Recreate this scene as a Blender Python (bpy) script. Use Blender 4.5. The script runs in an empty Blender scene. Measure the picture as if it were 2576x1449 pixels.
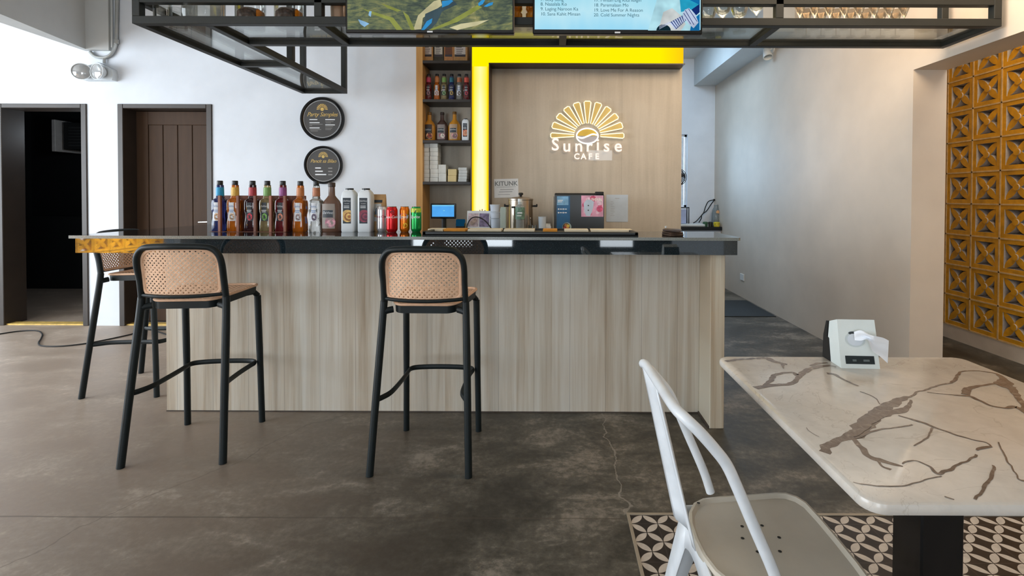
import bpy, bmesh, math, random
from mathutils import Vector, Matrix, noise
random.seed(7)
C = bpy.context.scene.collection
PI = math.pi
# ------------------------------------------------------------------ camera
F, CX, CY, W, H = 1255.0, 1390.0, 515.0, 2576.0, 1449.0
PITCH, ROLL = math.radians(0.9), 0.0035
EYE = Vector((0, 0, 1.24))
ROT = (Matrix.Rotation(PI/2 - PITCH, 3, 'X') @ Matrix.Rotation(ROLL, 3, 'Z'))
cd = bpy.data.cameras.new('camera'); cam = bpy.data.objects.new('camera', cd); C.objects.link(cam)
cam.location = EYE; cam.rotation_euler = ROT.to_euler()
cd.sensor_width = 36; cd.sensor_fit = 'HORIZONTAL'; cd.lens = F/W*36
cd.shift_x = -(CX - W/2)/W; cd.shift_y = (CY - H/2)/W; cd.clip_start = 0.02
bpy.context.scene.camera = cam
def ray(px, py): return ROT @ Vector(((px-CX)/F, -(py-CY)/F, -1))
def PY(px, py, y): d = ray(px, py); return EYE + d*((y-EYE.y)/d.y)      # measured point on a plane of known depth
def PZ(px, py, z): d = ray(px, py); return EYE + d*((z-EYE.z)/d.z)      # on a plane of known height
def PX(px, py, x): d = ray(px, py); return EYE + d*((x-EYE.x)/d.x)
def XY(px, y, py=560): return PY(px, py, y).x
def ZY(py, y, px=1390): return PY(px, py, y).z
# ------------------------------------------------------------------ materials
def lin(c):
    return tuple(((v/255)/12.92 if v/255 <= .04045 else ((v/255+.055)/1.055)**2.4) for v in c[:3]) + (1.0,)
class N:
    def __init__(s, name):
        s.m = bpy.data.materials.new(name); s.m.use_nodes = True; s.t = s.m.node_tree; s.t.nodes.clear()
        s.out = s.t.nodes.new('ShaderNodeOutputMaterial')
    def n(s, typ, **kw):
        x = s.t.nodes.new('ShaderNode'+typ)
        for k, v in kw.items():
            if k.startswith('i_'):
                key = k[2:].replace('_', ' ')
                x.inputs[key].default_value = v
            else: setattr(x, k, v)
        return x
    def l(s, a, b): s.t.links.new(a, b)
    def math(s, op, a, b=None, c=None):
        x = s.n('Math', operation=op)
        for i, v in enumerate((a, b, c)):
            if v is None: continue
            if isinstance(v, (int, float)): x.inputs[i].default_value = v
            else: s.l(v, x.inputs[i])
        return x.outputs[0]
    def coord(s, which='Object'): return s.n('TexCoord').outputs[which]
    def mapping(s, vec, scale=(1,1,1), loc=(0,0,0)):
        m = s.n('Mapping'); m.inputs['Scale'].default_value = scale; m.inputs['Location'].default_value = loc
        s.l(vec, m.inputs['Vector']); return m.outputs[0]
    def noise(s, vec, scale, detail=3, rough=.55, dist=0):
        x = s.n('TexNoise', i_Scale=scale, i_Detail=detail, i_Roughness=rough, i_Distortion=dist)
        s.l(vec, x.inputs['Vector']); return x.outputs['Fac']
    def ramp(s, fac, stops):
        r = s.n('ValToRGB'); e = r.color_ramp.elements
        while len(e) < len(stops): e.new(.5)
        for i, (p, c) in enumerate(stops): e[i].position = p; e[i].color = lin(c)
        s.l(fac, r.inputs[0]); return r.outputs[0]
    def mix(s, fac, a, b):
        x = s.n('Mix', data_type='RGBA')
        for v, i in ((fac, 0), (a, 6), (b, 7)):
            if isinstance(v, tuple): x.inputs[i].default_value = v
            elif isinstance(v, (int, float)): x.inputs[i].default_value = v
            else: s.l(v, x.inputs[i])
        return x.outputs[2]
    def pbr(s, col, rough=.5, metal=0, spec=.5, trans=0, bump=None, bstr=.1, coat=0, ior=1.5):
        p = s.n('BsdfPrincipled')
        if isinstance(col, tuple): p.inputs['Base Color'].default_value = col
        else: s.l(col, p.inputs['Base Color'])
        if isinstance(rough, (int, float)): p.inputs['Roughness'].default_value = rough
        else: s.l(rough, p.inputs['Roughness'])
        p.inputs['Metallic'].default_value = metal; p.inputs['Specular IOR Level'].default_value = spec
        p.inputs['Transmission Weight'].default_value = trans; p.inputs['Coat Weight'].default_value = coat
        p.inputs['IOR'].default_value = ior
        if bump is not None:
            b = s.n('Bump', i_Strength=bstr, i_Distance=.01); s.l(bump, b.inputs['Height']); s.l(b.outputs[0], p.inputs['Normal'])
        return p.outputs[0]
    def done(s, sh): s.l(sh, s.out.inputs[0]); return s.m
def sc3(c, k): return tuple(max(0, min(255, v*k)) for v in c)
def pm(name, rgb, rough=.5, metal=0, var=.05, scale=9, bump=0, spec=.5, trans=0, coat=0, stretch=(1,1,1)):
    s = N(name); v = s.mapping(s.coord(), stretch); f = s.noise(v, scale, 4)
    col = s.ramp(f, [(.3, sc3(rgb, 1-var)), (.7, sc3(rgb, 1+var))])
    return s.done(s.pbr(col, rough, metal, spec, trans, f if bump else None, bump, coat))
def em(name, rgb, k=1.0, var=.03):
    s = N(name); f = s.noise(s.coord(), 12, 2); col = s.ramp(f, [(.3, sc3(rgb, 1-var)), (.7, sc3(rgb, 1+var))])
    e = s.n('Emission', i_Strength=k); s.l(col, e.inputs[0]); return s.done(e.outputs[0])
def glassy(name, rgb, base=.04, tint=.95, rough=.02, body=0.0, flat=False):
    """thin glass: see-through, tinted, mirror-like towards grazing"""
    s = N(name); tr = s.n('BsdfTransparent'); gl = s.n('BsdfGlossy', i_Roughness=rough); fr = s.n('Fresnel', i_IOR=1.45)
    f = s.noise(s.coord(), 14, 2); c = s.ramp(f, [(.3, sc3(rgb, tint)), (.7, sc3(rgb, 1.0))]); s.l(c, tr.inputs[0])
    gl.inputs[0].default_value = (.9, .92, .92, 1)
    a = tr.outputs[0]
    if flat:
        m = s.n('MixShader', i_Fac=base); s.l(a, m.inputs[1]); s.l(gl.outputs[0], m.inputs[2]); return s.done(m.outputs[0])
    if body:
        di = s.n('BsdfDiffuse'); di.inputs[0].default_value = lin(rgb); mx = s.n('MixShader', i_Fac=body)
        s.l(a, mx.inputs[1]); s.l(di.outputs[0], mx.inputs[2]); a = mx.outputs[0]
    m = s.n('MixShader'); s.l(s.math('MINIMUM', s.math('ADD', fr.outputs[0], base-.035), .8), m.inputs[0]); s.l(a, m.inputs[1]); s.l(gl.outputs[0], m.inputs[2])
    return s.done(m.outputs[0])
def mat_perf(name, rgb, cell=.0218, r=.155):
    """moulded cane-look plastic with real see-through holes on a diagonal lattice"""
    s = N(name); uv = s.coord('UV'); sep = s.n('SeparateXYZ'); s.l(uv, sep.inputs[0])
    def lat(off):
        a = s.math('SUBTRACT', s.math('FRACT', s.math('ADD', s.math('DIVIDE', sep.outputs[0], cell), off)), .5)
        b = s.math('SUBTRACT', s.math('FRACT', s.math('ADD', s.math('DIVIDE', sep.outputs[1], cell), off)), .5)
        return s.math('SQRT', s.math('ADD', s.math('MULTIPLY', a, a), s.math('MULTIPLY', b, b)))
    d = s.math('MINIMUM', lat(100.0), lat(100.5)); hole = s.math('LESS_THAN', d, r)
    f = s.noise(s.coord(), 60, 3); col = s.ramp(f, [(.3, sc3(rgb, .93)), (.7, sc3(rgb, 1.04))])
    p = s.pbr(col, .55, 0, .35, bump=s.math('MULTIPLY', d, 1.0), bstr=.25)
    t = s.n('BsdfTransparent'); m = s.n('MixShader'); s.l(hole, m.inputs[0]); s.l(p, m.inputs[1]); s.l(t.outputs[0], m.inputs[2])
    return s.done(m.outputs[0])
# ------------------------------------------------------------------ mesh builder
def catmull(pts, k=6, closed=False):
    P = [Vector(p) for p in pts]; n = len(P); out = []
    rng = range(n if closed else n-1)
    for i in rng:
        if closed: a, b, c, d = P[(i-1) % n], P[i], P[(i+1) % n], P[(i+2) % n]
        else: a, b, c, d = P[max(i-1, 0)], P[i], P[i+1], P[min(i+2, n-1)]
        for j in range(k):
            t = j/k; out.append(.5*((2*b)+(c-a)*t+(2*a-5*b+4*c-d)*t*t+(3*b-a-3*c+d)*t**3))
    if not closed: out.append(P[-1])
    return out
def rrect(w, h, r, n=5):
    """rounded rectangle outline centred on 0, CCW; r may be 4 radii (br, tr, tl, bl)"""
    rs = r if isinstance(r, (list, tuple)) else (r,)*4; out = []
    for (sx, sy, a0, q) in ((1,-1,-90,rs[0]), (1,1,0,rs[1]), (-1,1,90,rs[2]), (-1,-1,180,rs[3])):
        for i in range(n+1):
            a = math.radians(a0+90*i/n); out.append((sx*(w/2-q)+q*math.cos(a), sy*(h/2-q)+q*math.sin(a)))
    return out
TXT = {}
def text_geo(body, size=1.0, spacing=1.0, shear=0, bold=0, align='CENTER'):
    key = (body, spacing, shear, bold, align)
    if key not in TXT:
        cu = bpy.data.curves.new('t', 'FONT'); cu.body = body; cu.align_x = align; cu.align_y = 'CENTER'
        cu.space_character = spacing; cu.shear = shear; cu.resolution_u = 3; cu.offset = bold; cu.fill_mode = 'FRONT'; cu.dimensions = '2D'
        o = bpy.data.objects.new('t', cu); C.objects.link(o)
        dg = bpy.context.evaluated_depsgraph_get(); me = bpy.data.meshes.new_from_object(o.evaluated_get(dg))
        TXT[key] = ([tuple(v.co) for v in me.vertices], [tuple(p.vertices) for p in me.polygons])
        bpy.data.objects.remove(o); bpy.data.curves.remove(cu); bpy.data.meshes.remove(me)
    v, f = TXT[key]
    return [(x*size, y*size) for x, y, z in v], f
class M:
    def __init__(s): s.v = []; s.f = []; s.mi = []; s.uv = {}
    def add(s, verts, faces, mi=0):
        o = len(s.v); s.v += [tuple(p) for p in verts]
        for f in faces: s.f.append(tuple(o+i for i in f)); s.mi.append(mi)
        return s
    def box(s, x0, x1, y0, y1, z0, z1, mi=0, bev=0, seg=1, mat=None):
        if bev <= 0:
            v = [(x, y, z) for x in (x0, x1) for y in (y0, y1) for z in (z0, z1)]
            f = [(0,1,3,2), (4,6,7,5), (0,4,5,1), (2,3,7,6), (0,2,6,4), (1,5,7,3)]
        else:
            bm = bmesh.new(); bmesh.ops.create_cube(bm, size=1)
            for q in bm.verts: q.co = Vector(((x0+x1)/2+q.co.x*(x1-x0), (y0+y1)/2+q.co.y*(y1-y0), (z0+z1)/2+q.co.z*(z1-z0)))
            bmesh.ops.bevel(bm, geom=list(bm.edges), offset=bev, segments=seg, affect='EDGES', profile=.5)
            bm.verts.ensure_lookup_table(); v = [q.co.copy() for q in bm.verts]; f = [[q.index for q in p.verts] for p in bm.faces]; bm.free()
        if mat is not None: v = [mat @ Vector(q) for q in v]
        return s.add(v, f, mi)
    def prism(s, poly, vec, mi=0, cap=True, mside=None):
        """poly: 3D outline; extruded by vec"""
        n = len(poly); a = [Vector(p) for p in poly]; b = [p+Vector(vec) for p in a]
        s.add(a+b, [(i, (i+1) % n, n+(i+1) % n, n+i) for i in range(n)], mi if mside is None else mside)
        if cap: s.add(a, [tuple(range(n))], mi); s.add(b, [tuple(range(n))[::-1]], mi)
        return s
    def poly(s, pts, mi=0): return s.add(pts, [tuple(range(len(pts)))], mi)
    def tube(s, pts, r, n=10, mi=0, cap=True, closed=False, flat=(1, 1), up=None):
        P = [Vector(p) for p in pts]; k = len(P); R = r if isinstance(r, (list, tuple)) else [r]*k
        T = []
        for i in range(k):
            if closed: t = P[(i+1) % k]-P[i-1]
            else: t = P[min(i+1, k-1)]-P[max(i-1, 0)]
            T.append(t.normalized())
        ref = Vector(up) if up is not None else (Vector((0, 0, 1)) if abs(T[0].z) < .9 else Vector((1, 0, 0)))
        N0 = (ref - T[0]*ref.dot(T[0])).normalized(); rings = []
        for i in range(k):
            if up is not None: N0 = (Vector(up) - T[i]*Vector(up).dot(T[i])).normalized()
            else: N0 = (N0 - T[i]*N0.dot(T[i])).normalized()
            B = T[i].cross(N0)
            rings.append([P[i]+(N0*math.cos(2*PI*j/n)*flat[0]+B*math.sin(2*PI*j/n)*flat[1])*R[i] for j in range(n)])
        v = [q for g in rings for q in g]; f = []
        for i in range(k if closed else k-1):
            a, b = i*n, ((i+1) % k)*n
            f += [(a+j, a+(j+1) % n, b+(j+1) % n, b+j) for j in range(n)]
        s.add(v, f, mi)
        if cap and not closed: s.add(rings[0], [tuple(range(n))[::-1]], mi); s.add(rings[-1], [tuple(range(n))], mi)
        return s
    def lathe(s, prof, n=20, c=(0,0,0), mi=0, sx=1, sy=1, mat=None, sq=0, cap=True):
        v = []; f = []
        for (r, z) in prof:
            for j in range(n):
                a = 2*PI*j/n; ca, sa = math.cos(a), math.sin(a)
                q = 1
                if sq: q = 1/((abs(ca)**sq+abs(sa)**sq)**(1/sq))
                v.append(Vector((c[0]+r*q*ca*sx, c[1]+r*q*sa*sy, c[2]+z)))
        for i in range(len(prof)-1):
            f += [(i*n+j, i*n+(j+1) % n, (i+1)*n+(j+1) % n, (i+1)*n+j) for j in range(n)]
        if cap and prof[0][0] > 1e-5: f.append(tuple(range(n))[::-1])
        if cap and prof[-1][0] > 1e-5: f.append(tuple((len(prof)-1)*n+j for j in range(n)))
        if mat is not None: v = [mat @ q for q in v]
        return s.add(v, f, mi)
    def text(s, body, fn, size, mi=0, **kw):
        v, f = text_geo(body, size, **kw); return s.add([fn(x, y) for x, y in v], f, mi)
    def disc(s, c, r, ax='y', n=32, mi=0, r2=0):
        def q(a, rr):
            x, y = rr*math.cos(a), rr*math.sin(a)
            return (c[0]+x, c[1], c[2]+y) if ax == 'y' else ((c[0]+x, c[1]+y, c[2]) if ax == 'z' else (c[0], c[1]+x, c[2]+y))
        o = [q(2*PI*i/n, r) for i in range(n)]
        if not r2: return s.add(o, [tuple(range(n))], mi)
        i_ = [q(2*PI*i/n, r2) for i in range(n)]
        return s.add(o+i_, [(i, (i+1) % n, n+(i+1) % n, n+i) for i in range(n)], mi)
    def build(s, name, mats, parent=None, smooth=35, recalc=True, loc=None):
        me = bpy.data.meshes.new(name); me.from_pydata(s.v, [], s.f)
        for m in (mats if isinstance(mats, (list, tuple)) else [mats]): me.materials.append(m)
        for p, i in zip(me.polygons, s.mi): p.material_index = i
        if s.uv:
            ul = me.uv_layers.new(name='UVMap')
            for p in me.polygons:
                if p.index in s.uv:
                    for li, q in zip(p.loop_indices, s.uv[p.index]): ul.data[li].uv = q
        if recalc:
            bm = bmesh.new(); bm.from_mesh(me); bmesh.ops.remove_doubles(bm, verts=bm.verts, dist=1e-6); bmesh.ops.recalc_face_normals(bm, faces=bm.faces); bm.to_mesh(me); bm.free()
        if smooth:
            for p in me.polygons: p.use_smooth = True
            me.set_sharp_from_angle(angle=math.radians(smooth))
        o = bpy.data.objects.new(name, me); C.objects.link(o)
        if parent is not None: o.parent = parent
        if loc is not None: o.location = loc
        return o
def tag(o, label, cat, group=None, kind=None):
    o['label'] = label; o['category'] = cat
    if group: o['group'] = group
    if kind: o['kind'] = kind
    return o
def thing(name, label, cat, loc=(0,0,0), rz=0, group=None):
    o = bpy.data.objects.new(name, None); o.empty_display_size = .1; C.objects.link(o)
    o.location = loc; o.rotation_euler = (0, 0, rz); return tag(o, label, cat, group)
def struct(m, name, mats, label, cat, parent=None, smooth=35):
    o = m.build(name, mats, parent, smooth); o['kind'] = 'structure'
    if parent is None: o['label'] = label; o['category'] = cat
    return o
def copy_tree(o, parent=None):
    c = o.copy(); C.objects.link(c)
    if parent is not None: c.parent = parent
    for ch in list(o.children): copy_tree(ch, c)
    return c
def front(X, Y, Z):       # flat writing that faces the room
    return lambda x, y: (X+x, Y, Z+y)
# ------------------------------------------------------------------ shared materials
white_wall = pm('painted_plaster', (228, 233, 240), .6, var=.02, scale=3, bump=.03)
ceil_mat = pm('ceiling_paint', (225, 222, 216), .7, var=.02, scale=3)
beam_mat = pm('beam_paint', (205, 207, 206), .7, var=.02, scale=3)
dark_frame = pm('dark_brown_paint', (62, 54, 49), .45, var=.06, scale=6)
dark_door = pm('door_paint', (74, 55, 41), .6, spec=.2, var=.06, scale=4, stretch=(6, 6, .6))
black_metal = pm('charcoal_steel', (32, 34, 31), .5, var=.08, scale=10, spec=.4)
black_plastic = pm('black_moulded_plastic', (15, 24, 26), .48, spec=.3, var=.06, scale=20)
matte_black = pm('matte_black', (20, 20, 20), .6)
gloss_black = pm('gloss_black', (14, 15, 17), .15)
chrome = pm('chrome', (205, 205, 205), .15, metal=1, var=.02)
steel = pm('brushed_steel', (190, 176, 160), .28, metal=1, var=.05, stretch=(1, 1, .1))
white_plastic = pm('white_plastic', (228, 232, 232), .4, var=.02)
paper = pm('white_paper', (226, 230, 234), .8, var=.02)
tan_plastic = pm('cane_plastic', (230, 187, 154), .5, var=.04, scale=30)
tan_perf = mat_perf('cane_plastic_perforated', (232, 190, 157))
clear_glass = glassy('clear_glass', (247, 248, 247), base=.05, tint=.985)
pane_glass = glassy('shelf_glass', (246, 248, 246), base=.07, body=.07, tint=.985)
amber_glass = glassy('amber_glass', (176, 104, 40), base=.06, body=.25)
kraft = pm('kraft_paper', (196, 154, 104), .8, var=.05, scale=30)
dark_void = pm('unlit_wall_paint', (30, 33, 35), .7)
def mat_floor():
    s = N('stained_concrete_lit_left'); v = s.coord()
    a = s.noise(v, .55, 4, .6, .3); b = s.noise(s.mapping(v, (1, 1.6, 1)), 2.6, 9, .68, .4); c = s.noise(v, 34, 5, .7)
    m = s.math('ADD', s.math('MULTIPLY', a, .34), s.math('ADD', s.math('MULTIPLY', b, .48), s.math('MULTIPLY', c, .18)))
    sp = s.n('SeparateXYZ'); s.l(v, sp.inputs[0])
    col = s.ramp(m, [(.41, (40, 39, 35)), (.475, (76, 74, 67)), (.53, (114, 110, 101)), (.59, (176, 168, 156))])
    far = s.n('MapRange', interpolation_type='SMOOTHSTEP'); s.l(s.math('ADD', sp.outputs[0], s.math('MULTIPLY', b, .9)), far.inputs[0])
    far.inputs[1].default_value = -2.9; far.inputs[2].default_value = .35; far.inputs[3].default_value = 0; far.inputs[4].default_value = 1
    col = s.mix(far.outputs[0], s.mix(.46, col, lin((240, 214, 192))), s.mix(.52, col, lin((44, 40, 34))))  # paints the left daylight into the colour: paler left, darker right
    # saw-cut joints and one wandering crack
    def line(val, pos, w): return s.math('LESS_THAN', s.math('ABSOLUTE', s.math('SUBTRACT', val, pos)), w)
    wob = s.math('MULTIPLY', s.math('SUBTRACT', s.noise(v, 3.2, 4), .5), .22)
    j = s.math('MAXIMUM', line(s.math('ADD', sp.outputs[1], s.math('MULTIPLY', wob, .05)), 1.905, .0045), 0)
    cr = s.math('MULTIPLY', line(s.math('ADD', sp.outputs[0], wob), .29, .003), s.math('GREATER_THAN', sp.outputs[1], 1.93))
    cr2 = line(s.math('ADD', s.math('ADD', sp.outputs[0], s.math('MULTIPLY', sp.outputs[1], -.55)), wob), -2.75, .004)
    col = s.mix(s.math('MULTIPLY', j, .5), col, lin((74, 66, 58))); col = s.mix(s.math('MULTIPLY', cr, .5), col, lin((150, 145, 136)))
    col = s.mix(s.math('MULTIPLY', cr2, .4), col, lin((84, 74, 66)))
    rough = s.math('ADD', s.math('MULTIPLY', b, .35), .26)
    return s.done(s.pbr(col, rough, 0, .45, bump=s.math('ADD', b, s.math('MULTIPLY', c, .3)), bstr=.06))
def mat_tile(x0=.3535, y0=1.926, a=.1):
    s = N('encaustic_petal_tile'); sp = s.n('SeparateXYZ'); s.l(s.coord(), sp.inputs[0])
    dx = s.math('SUBTRACT', sp.outputs[0], x0); dy = s.math('SUBTRACT', sp.outputs[1], y0)
    u = s.math('FRACT', s.math('ADD', s.math('DIVIDE', s.math('ADD', dx, dy), a), 200)); w = s.math('FRACT', s.math('ADD', s.math('DIVIDE', s.math('SUBTRACT', dx, dy), a), 200))
    def dist(cx, cy):
        p = s.math('SUBTRACT', u, cx); q = s.math('SUBTRACT', w, cy)
        return s.math('SQRT', s.math('ADD', s.math('MULTIPLY', p, p), s.math('MULTIPLY', q, q)))
    d = s.math('MINIMUM', s.math('MINIMUM', dist(.5, -.5), dist(.5, 1.5)), s.math('MINIMUM', dist(-.5, .5), dist(1.5, .5)))
    pet = s.math('LESS_THAN', d, .685); f = s.noise(s.coord(), 30, 4)
    lt = s.ramp(f, [(.3, (176, 168, 160)), (.7, (198, 190, 180))]); dk = s.ramp(f, [(.3, (30, 24, 22)), (.7, (48, 40, 35))])
    col = s.mix(pet, dk, lt)
    def grout(val, o): return s.math('LESS_THAN', s.math('ABSOLUTE', s.math('SUBTRACT', s.math('FRACT', s.math('ADD', s.math('DIVIDE', val, .2), o)), .5)), .008)
    g = s.math('MAXIMUM', grout(dx, 100.25), grout(dy, 100.75))
    col = s.mix(s.math('MULTIPLY', g, .6), col, lin((70, 64, 60)))
    return s.done(s.pbr(col, .38, 0, .4))
def mat_planks(name, cols, width=.205, gcol=(120, 110, 98), off=0.0, axis=0):
    s = N(name); v = s.coord(); sp = s.n('SeparateXYZ'); s.l(v, sp.inputs[0]); x = sp.outputs[axis]
    t = s.math('ADD', s.math('DIVIDE', x, width), 50+off); i = s.math('FLOOR', t); fr = s.math('FRACT', t)
    wn = s.n('TexWhiteNoise', noise_dimensions='1D'); s.l(i, wn.inputs['W'])
    cmb = s.n('CombineXYZ'); s.l(x, cmb.inputs[0]); s.l(s.math('MULTIPLY', i, 3.7), cmb.inputs[1]); s.l(sp.outputs[2], cmb.inputs[2])
    g1 = s.noise(s.mapping(cmb.outputs[0], (9, 1, .35)), 1.6, 4, .6, .6); g2 = s.noise(s.mapping(cmb.outputs[0], (60, 1, 1.1)), 1.3, 5, .65, .2)
    m = s.math('ADD', s.math('MULTIPLY', g1, .56), s.math('ADD', s.math('MULTIPLY', g2, .24), s.math('MULTIPLY', wn.outputs['Value'], .12)))
    col = s.ramp(m, [(.30, cols[0]), (.42, cols[1]), (.52, cols[2]), (.68, cols[3])])
    gr = s.math('LESS_THAN', s.math('ABSOLUTE', s.math('SUBTRACT', fr, .5)), .006)
    col = s.mix(s.math('MULTIPLY', gr, .55), col, lin(gcol))
    return s.done(s.pbr(col, .5, 0, .35, bump=g2, bstr=.06))
bar_wood = mat_planks('pale_wood_laminate', [(168, 150, 128), (196, 185, 168), (208, 201, 188), (220, 216, 207)])
end_wood = mat_planks('pale_wood_laminate_end', [(164, 142, 116), (190, 176, 154), (206, 198, 180), (216, 210, 196)], .3)
def mat_feature():
    s = N('fibre_cement_board'); v = s.coord()
    a = s.noise(s.mapping(v, (6, 6, .35)), 2.0, 5, .6, .3); b = s.noise(v, 1.3, 4, .6); c = s.noise(v, 60, 3)
    sp = s.n('SeparateXYZ'); s.l(v, sp.inputs[0])
    m = s.math('ADD', s.math('MULTIPLY', a, .5), s.math('ADD', s.math('MULTIPLY', b, .4), s.math('MULTIPLY', c, .1)))
    col = s.ramp(m, [(.35, (174, 164, 149)), (.52, (191, 181, 166)), (.7, (204, 195, 180))])
    seam = s.math('LESS_THAN', s.math('ABSOLUTE', s.math('SUBTRACT', sp.outputs[0], .607)), .0025)
    col = s.mix(s.math('MULTIPLY', seam, .3), col, lin((150, 138, 120)))
    return s.done(s.pbr(col, .65, 0, .3, bump=m, bstr=.05))
feature = mat_feature()
niche_wood = mat_planks('honey_wood', [(176, 126, 66), (196, 146, 84), (206, 160, 98), (214, 172, 112)], .25)
def mat_granite(sp_=.42):
    s = N('black_granite'); v = s.coord(); f = s.noise(v, 260, 2, .7); g = s.noise(v, 5, 4, .6)
    sp = s.ramp(f, [(.60, (24, 34, 39)), (.74, (80, 90, 92))]); col = s.mix(s.math('MULTIPLY', g, .25), sp, lin((34, 44, 48)))
    return s.done(s.pbr(col, .03, 0, sp_))
granite = mat_granite(); apron_granite = mat_granite(1.0)
granite_edge = pm('granite_polished_edge', (118, 122, 118), .25, var=.15, scale=200)
def mat_marble():
    s = N('white_marble'); v = s.coord(); a = s.noise(v, 3.2, 5, .6, 1.2); b = s.noise(v, 18, 5, .6, .5)
    ridge = s.math('ABSOLUTE', s.math('SUBTRACT', a, .5)); th = s.math('LESS_THAN', ridge, .0035)
    col = s.ramp(b, [(.3, (202, 195, 186)), (.7, (217, 210, 201))]); col = s.mix(s.math('MULTIPLY', th, .22), col, lin((150, 134, 120)))
    return s.done(s.pbr(col, .2, 0, .45))
marble = mat_marble()
def mat_vein():
    s = N('marble_vein'); f = s.noise(s.coord(), 55, 6, .7, 1.0); col = s.ramp(f, [(.3, (98, 84, 75)), (.58, (128, 113, 102)), (.76, (176, 164, 152))])
    return s.done(s.pbr(col, .2, 0, .45))
vein = mat_vein()
# ------------------------------------------------------------------ SETTING
YW, YF = 4.73, 4.40           # white back wall, feature wall
XR, YP, ZL = 2.36, 3.28, 2.08 # right wall plane, where it ends in a pier, lintel underside
ZC = 3.25
tile_x0, tile_y1 = .305, 1.926
m = M()
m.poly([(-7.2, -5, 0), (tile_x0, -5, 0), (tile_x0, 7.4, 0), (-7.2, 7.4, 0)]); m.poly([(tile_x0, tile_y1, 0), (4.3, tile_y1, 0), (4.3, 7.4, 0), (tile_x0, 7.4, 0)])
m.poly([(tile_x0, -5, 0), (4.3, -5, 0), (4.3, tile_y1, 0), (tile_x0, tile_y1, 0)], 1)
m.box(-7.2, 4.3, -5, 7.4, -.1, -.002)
struct(m, 'floor', [mat_floor(), mat_tile()], 'stained grey concrete floor with painted-in daylight at left and a black and white petal tile area under the marble table', 'floor')
m = M(); m.box(tile_x0-.012, tile_x0, -5, tile_y1+.012, -.001, .003); m.box(tile_x0, 4.2, tile_y1, tile_y1+.012, -.001, .003)
struct(m, 'trim_1', pm('tile_edge_trim', (150, 140, 124), .4), 'thin metal edging strip around the petal tile area of the floor', 'trim')
m = M(); m.box(-7.2, 4.3, -5, 7.4, ZC, ZC+.1); struct(m, 'ceiling', ceil_mat, 'plain white ceiling above the cafe bar', 'ceiling')
# back wall with the two door openings
dx = [XY(-4, YW), XY(222, YW), XY(300, YW), XY(536, YW)]; zt = ZY(262, YW, 380)
m = M(); yb = YW+.2
m.box(-7.2, dx[0], YW, yb, 0, ZC); m.box(dx[1], dx[2], YW, yb, 0, ZC); m.box(dx[3], -1.19, YW, yb, 0, ZC)
m.box(dx[0], dx[1], YW, yb, zt, ZC); m.box(dx[2], dx[3], YW, yb, zt, ZC)
struct(m, 'wall_back', white_wall, 'white plastered wall behind the bar with two dark doorways', 'wall', smooth=0)
# right wall: solid towards the kitchen, pier and lintel over the opening towards the camera
m = M(); m.box(XR, XR+.22, YP, 7.4, 0, ZC); m.box(XR, XR+.22, -5, YP, ZL, ZC)
struct(m, 'wall_right', pm('warm_plaster', (214, 201, 186), .6, var=.02, scale=3, bump=.03), 'white wall on the right ending in a pier and a lintel over a wide opening', 'wall', smooth=0)
m = M(); m.box(-1.2, XR, 7.28, 7.4, 0, ZY(520, 7.28, 1720)); zt2 = ZY(338, 7.28, 1720); zb2 = ZY(521, 7.28, 1720); xw = XY(1728, 7.28)
m = M(); m.box(-1.2, .9, 7.28, 7.4, 0, ZC); m.box(xw, XR, 7.28, 7.4, 0, ZC); m.box(.9, xw, 7.28, 7.4, 0, zb2); m.box(.9, xw, 7.28, 7.4, zt2, ZC)
struct(m, 'wall_rear', white_wall, 'white end wall of the kitchen passage right of the backdrop', 'wall', smooth=0)
m = M(); m.box(-1.35, -1.2, YW+.16, 7.4, 0, ZC); struct(m, 'wall_kitchen', white_wall, 'side wall of the kitchen hidden behind the bar backdrop', 'wall')
wd = bpy.data.objects.new('window_1', None); C.objects.link(wd); wd['kind'] = 'structure'; wd['label'] = 'bright kitchen window at the end of the passage beside the backdrop'; wd['category'] = 'window'
m = M()
for a in ((.9, .94, zb2, zt2), (xw-.03, xw, zb2, zt2), (.9, xw, zb2, zb2+.03), (.9, xw, zt2-.03, zt2), (1.4, 1.43, zb2, zt2)): m.box(a[0], a[1], 7.33, 7.37, a[2], a[3])
m.build('window_frame', pm('window_frame_white', (236, 240, 244), .4), wd)
m = M(); m.box(.92, xw-.01, 7.345, 7.35, zb2+.01, zt2-.01); m.build('pane', glassy('window_glass', (238, 242, 246), base=.05), wd)
# kitchen beam running along the right wall
m = M(); m.box(2.05, XR, 4.9, 7.28, 2.86, ZC); struct(m, 'trim_2', beam_mat, 'grey painted beam along the top of the kitchen passage wall', 'trim')
# ceiling beam at upper left
a = [PZ(0, 35, 2.6), PZ(227, 127, 2.6), PZ(293, 133, 2.6)]
pl = [(-4.41, 4.73), (a[2].x, 4.73), (a[2].x, 4.70), (a[1].x, 4.66), (a[0].x, a[0].y), (-3.92, 2.7), (-3.6, .6), (-4.2, .6), (-4.32, 3.2)]
m = M(); m.prism([(x, y, 2.6) for x, y in pl], (0, 0, ZC-2.6)); struct(m, 'trim_3', beam_mat, 'grey ceiling beam running towards the back wall at upper left', 'trim', smooth=0)
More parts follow.
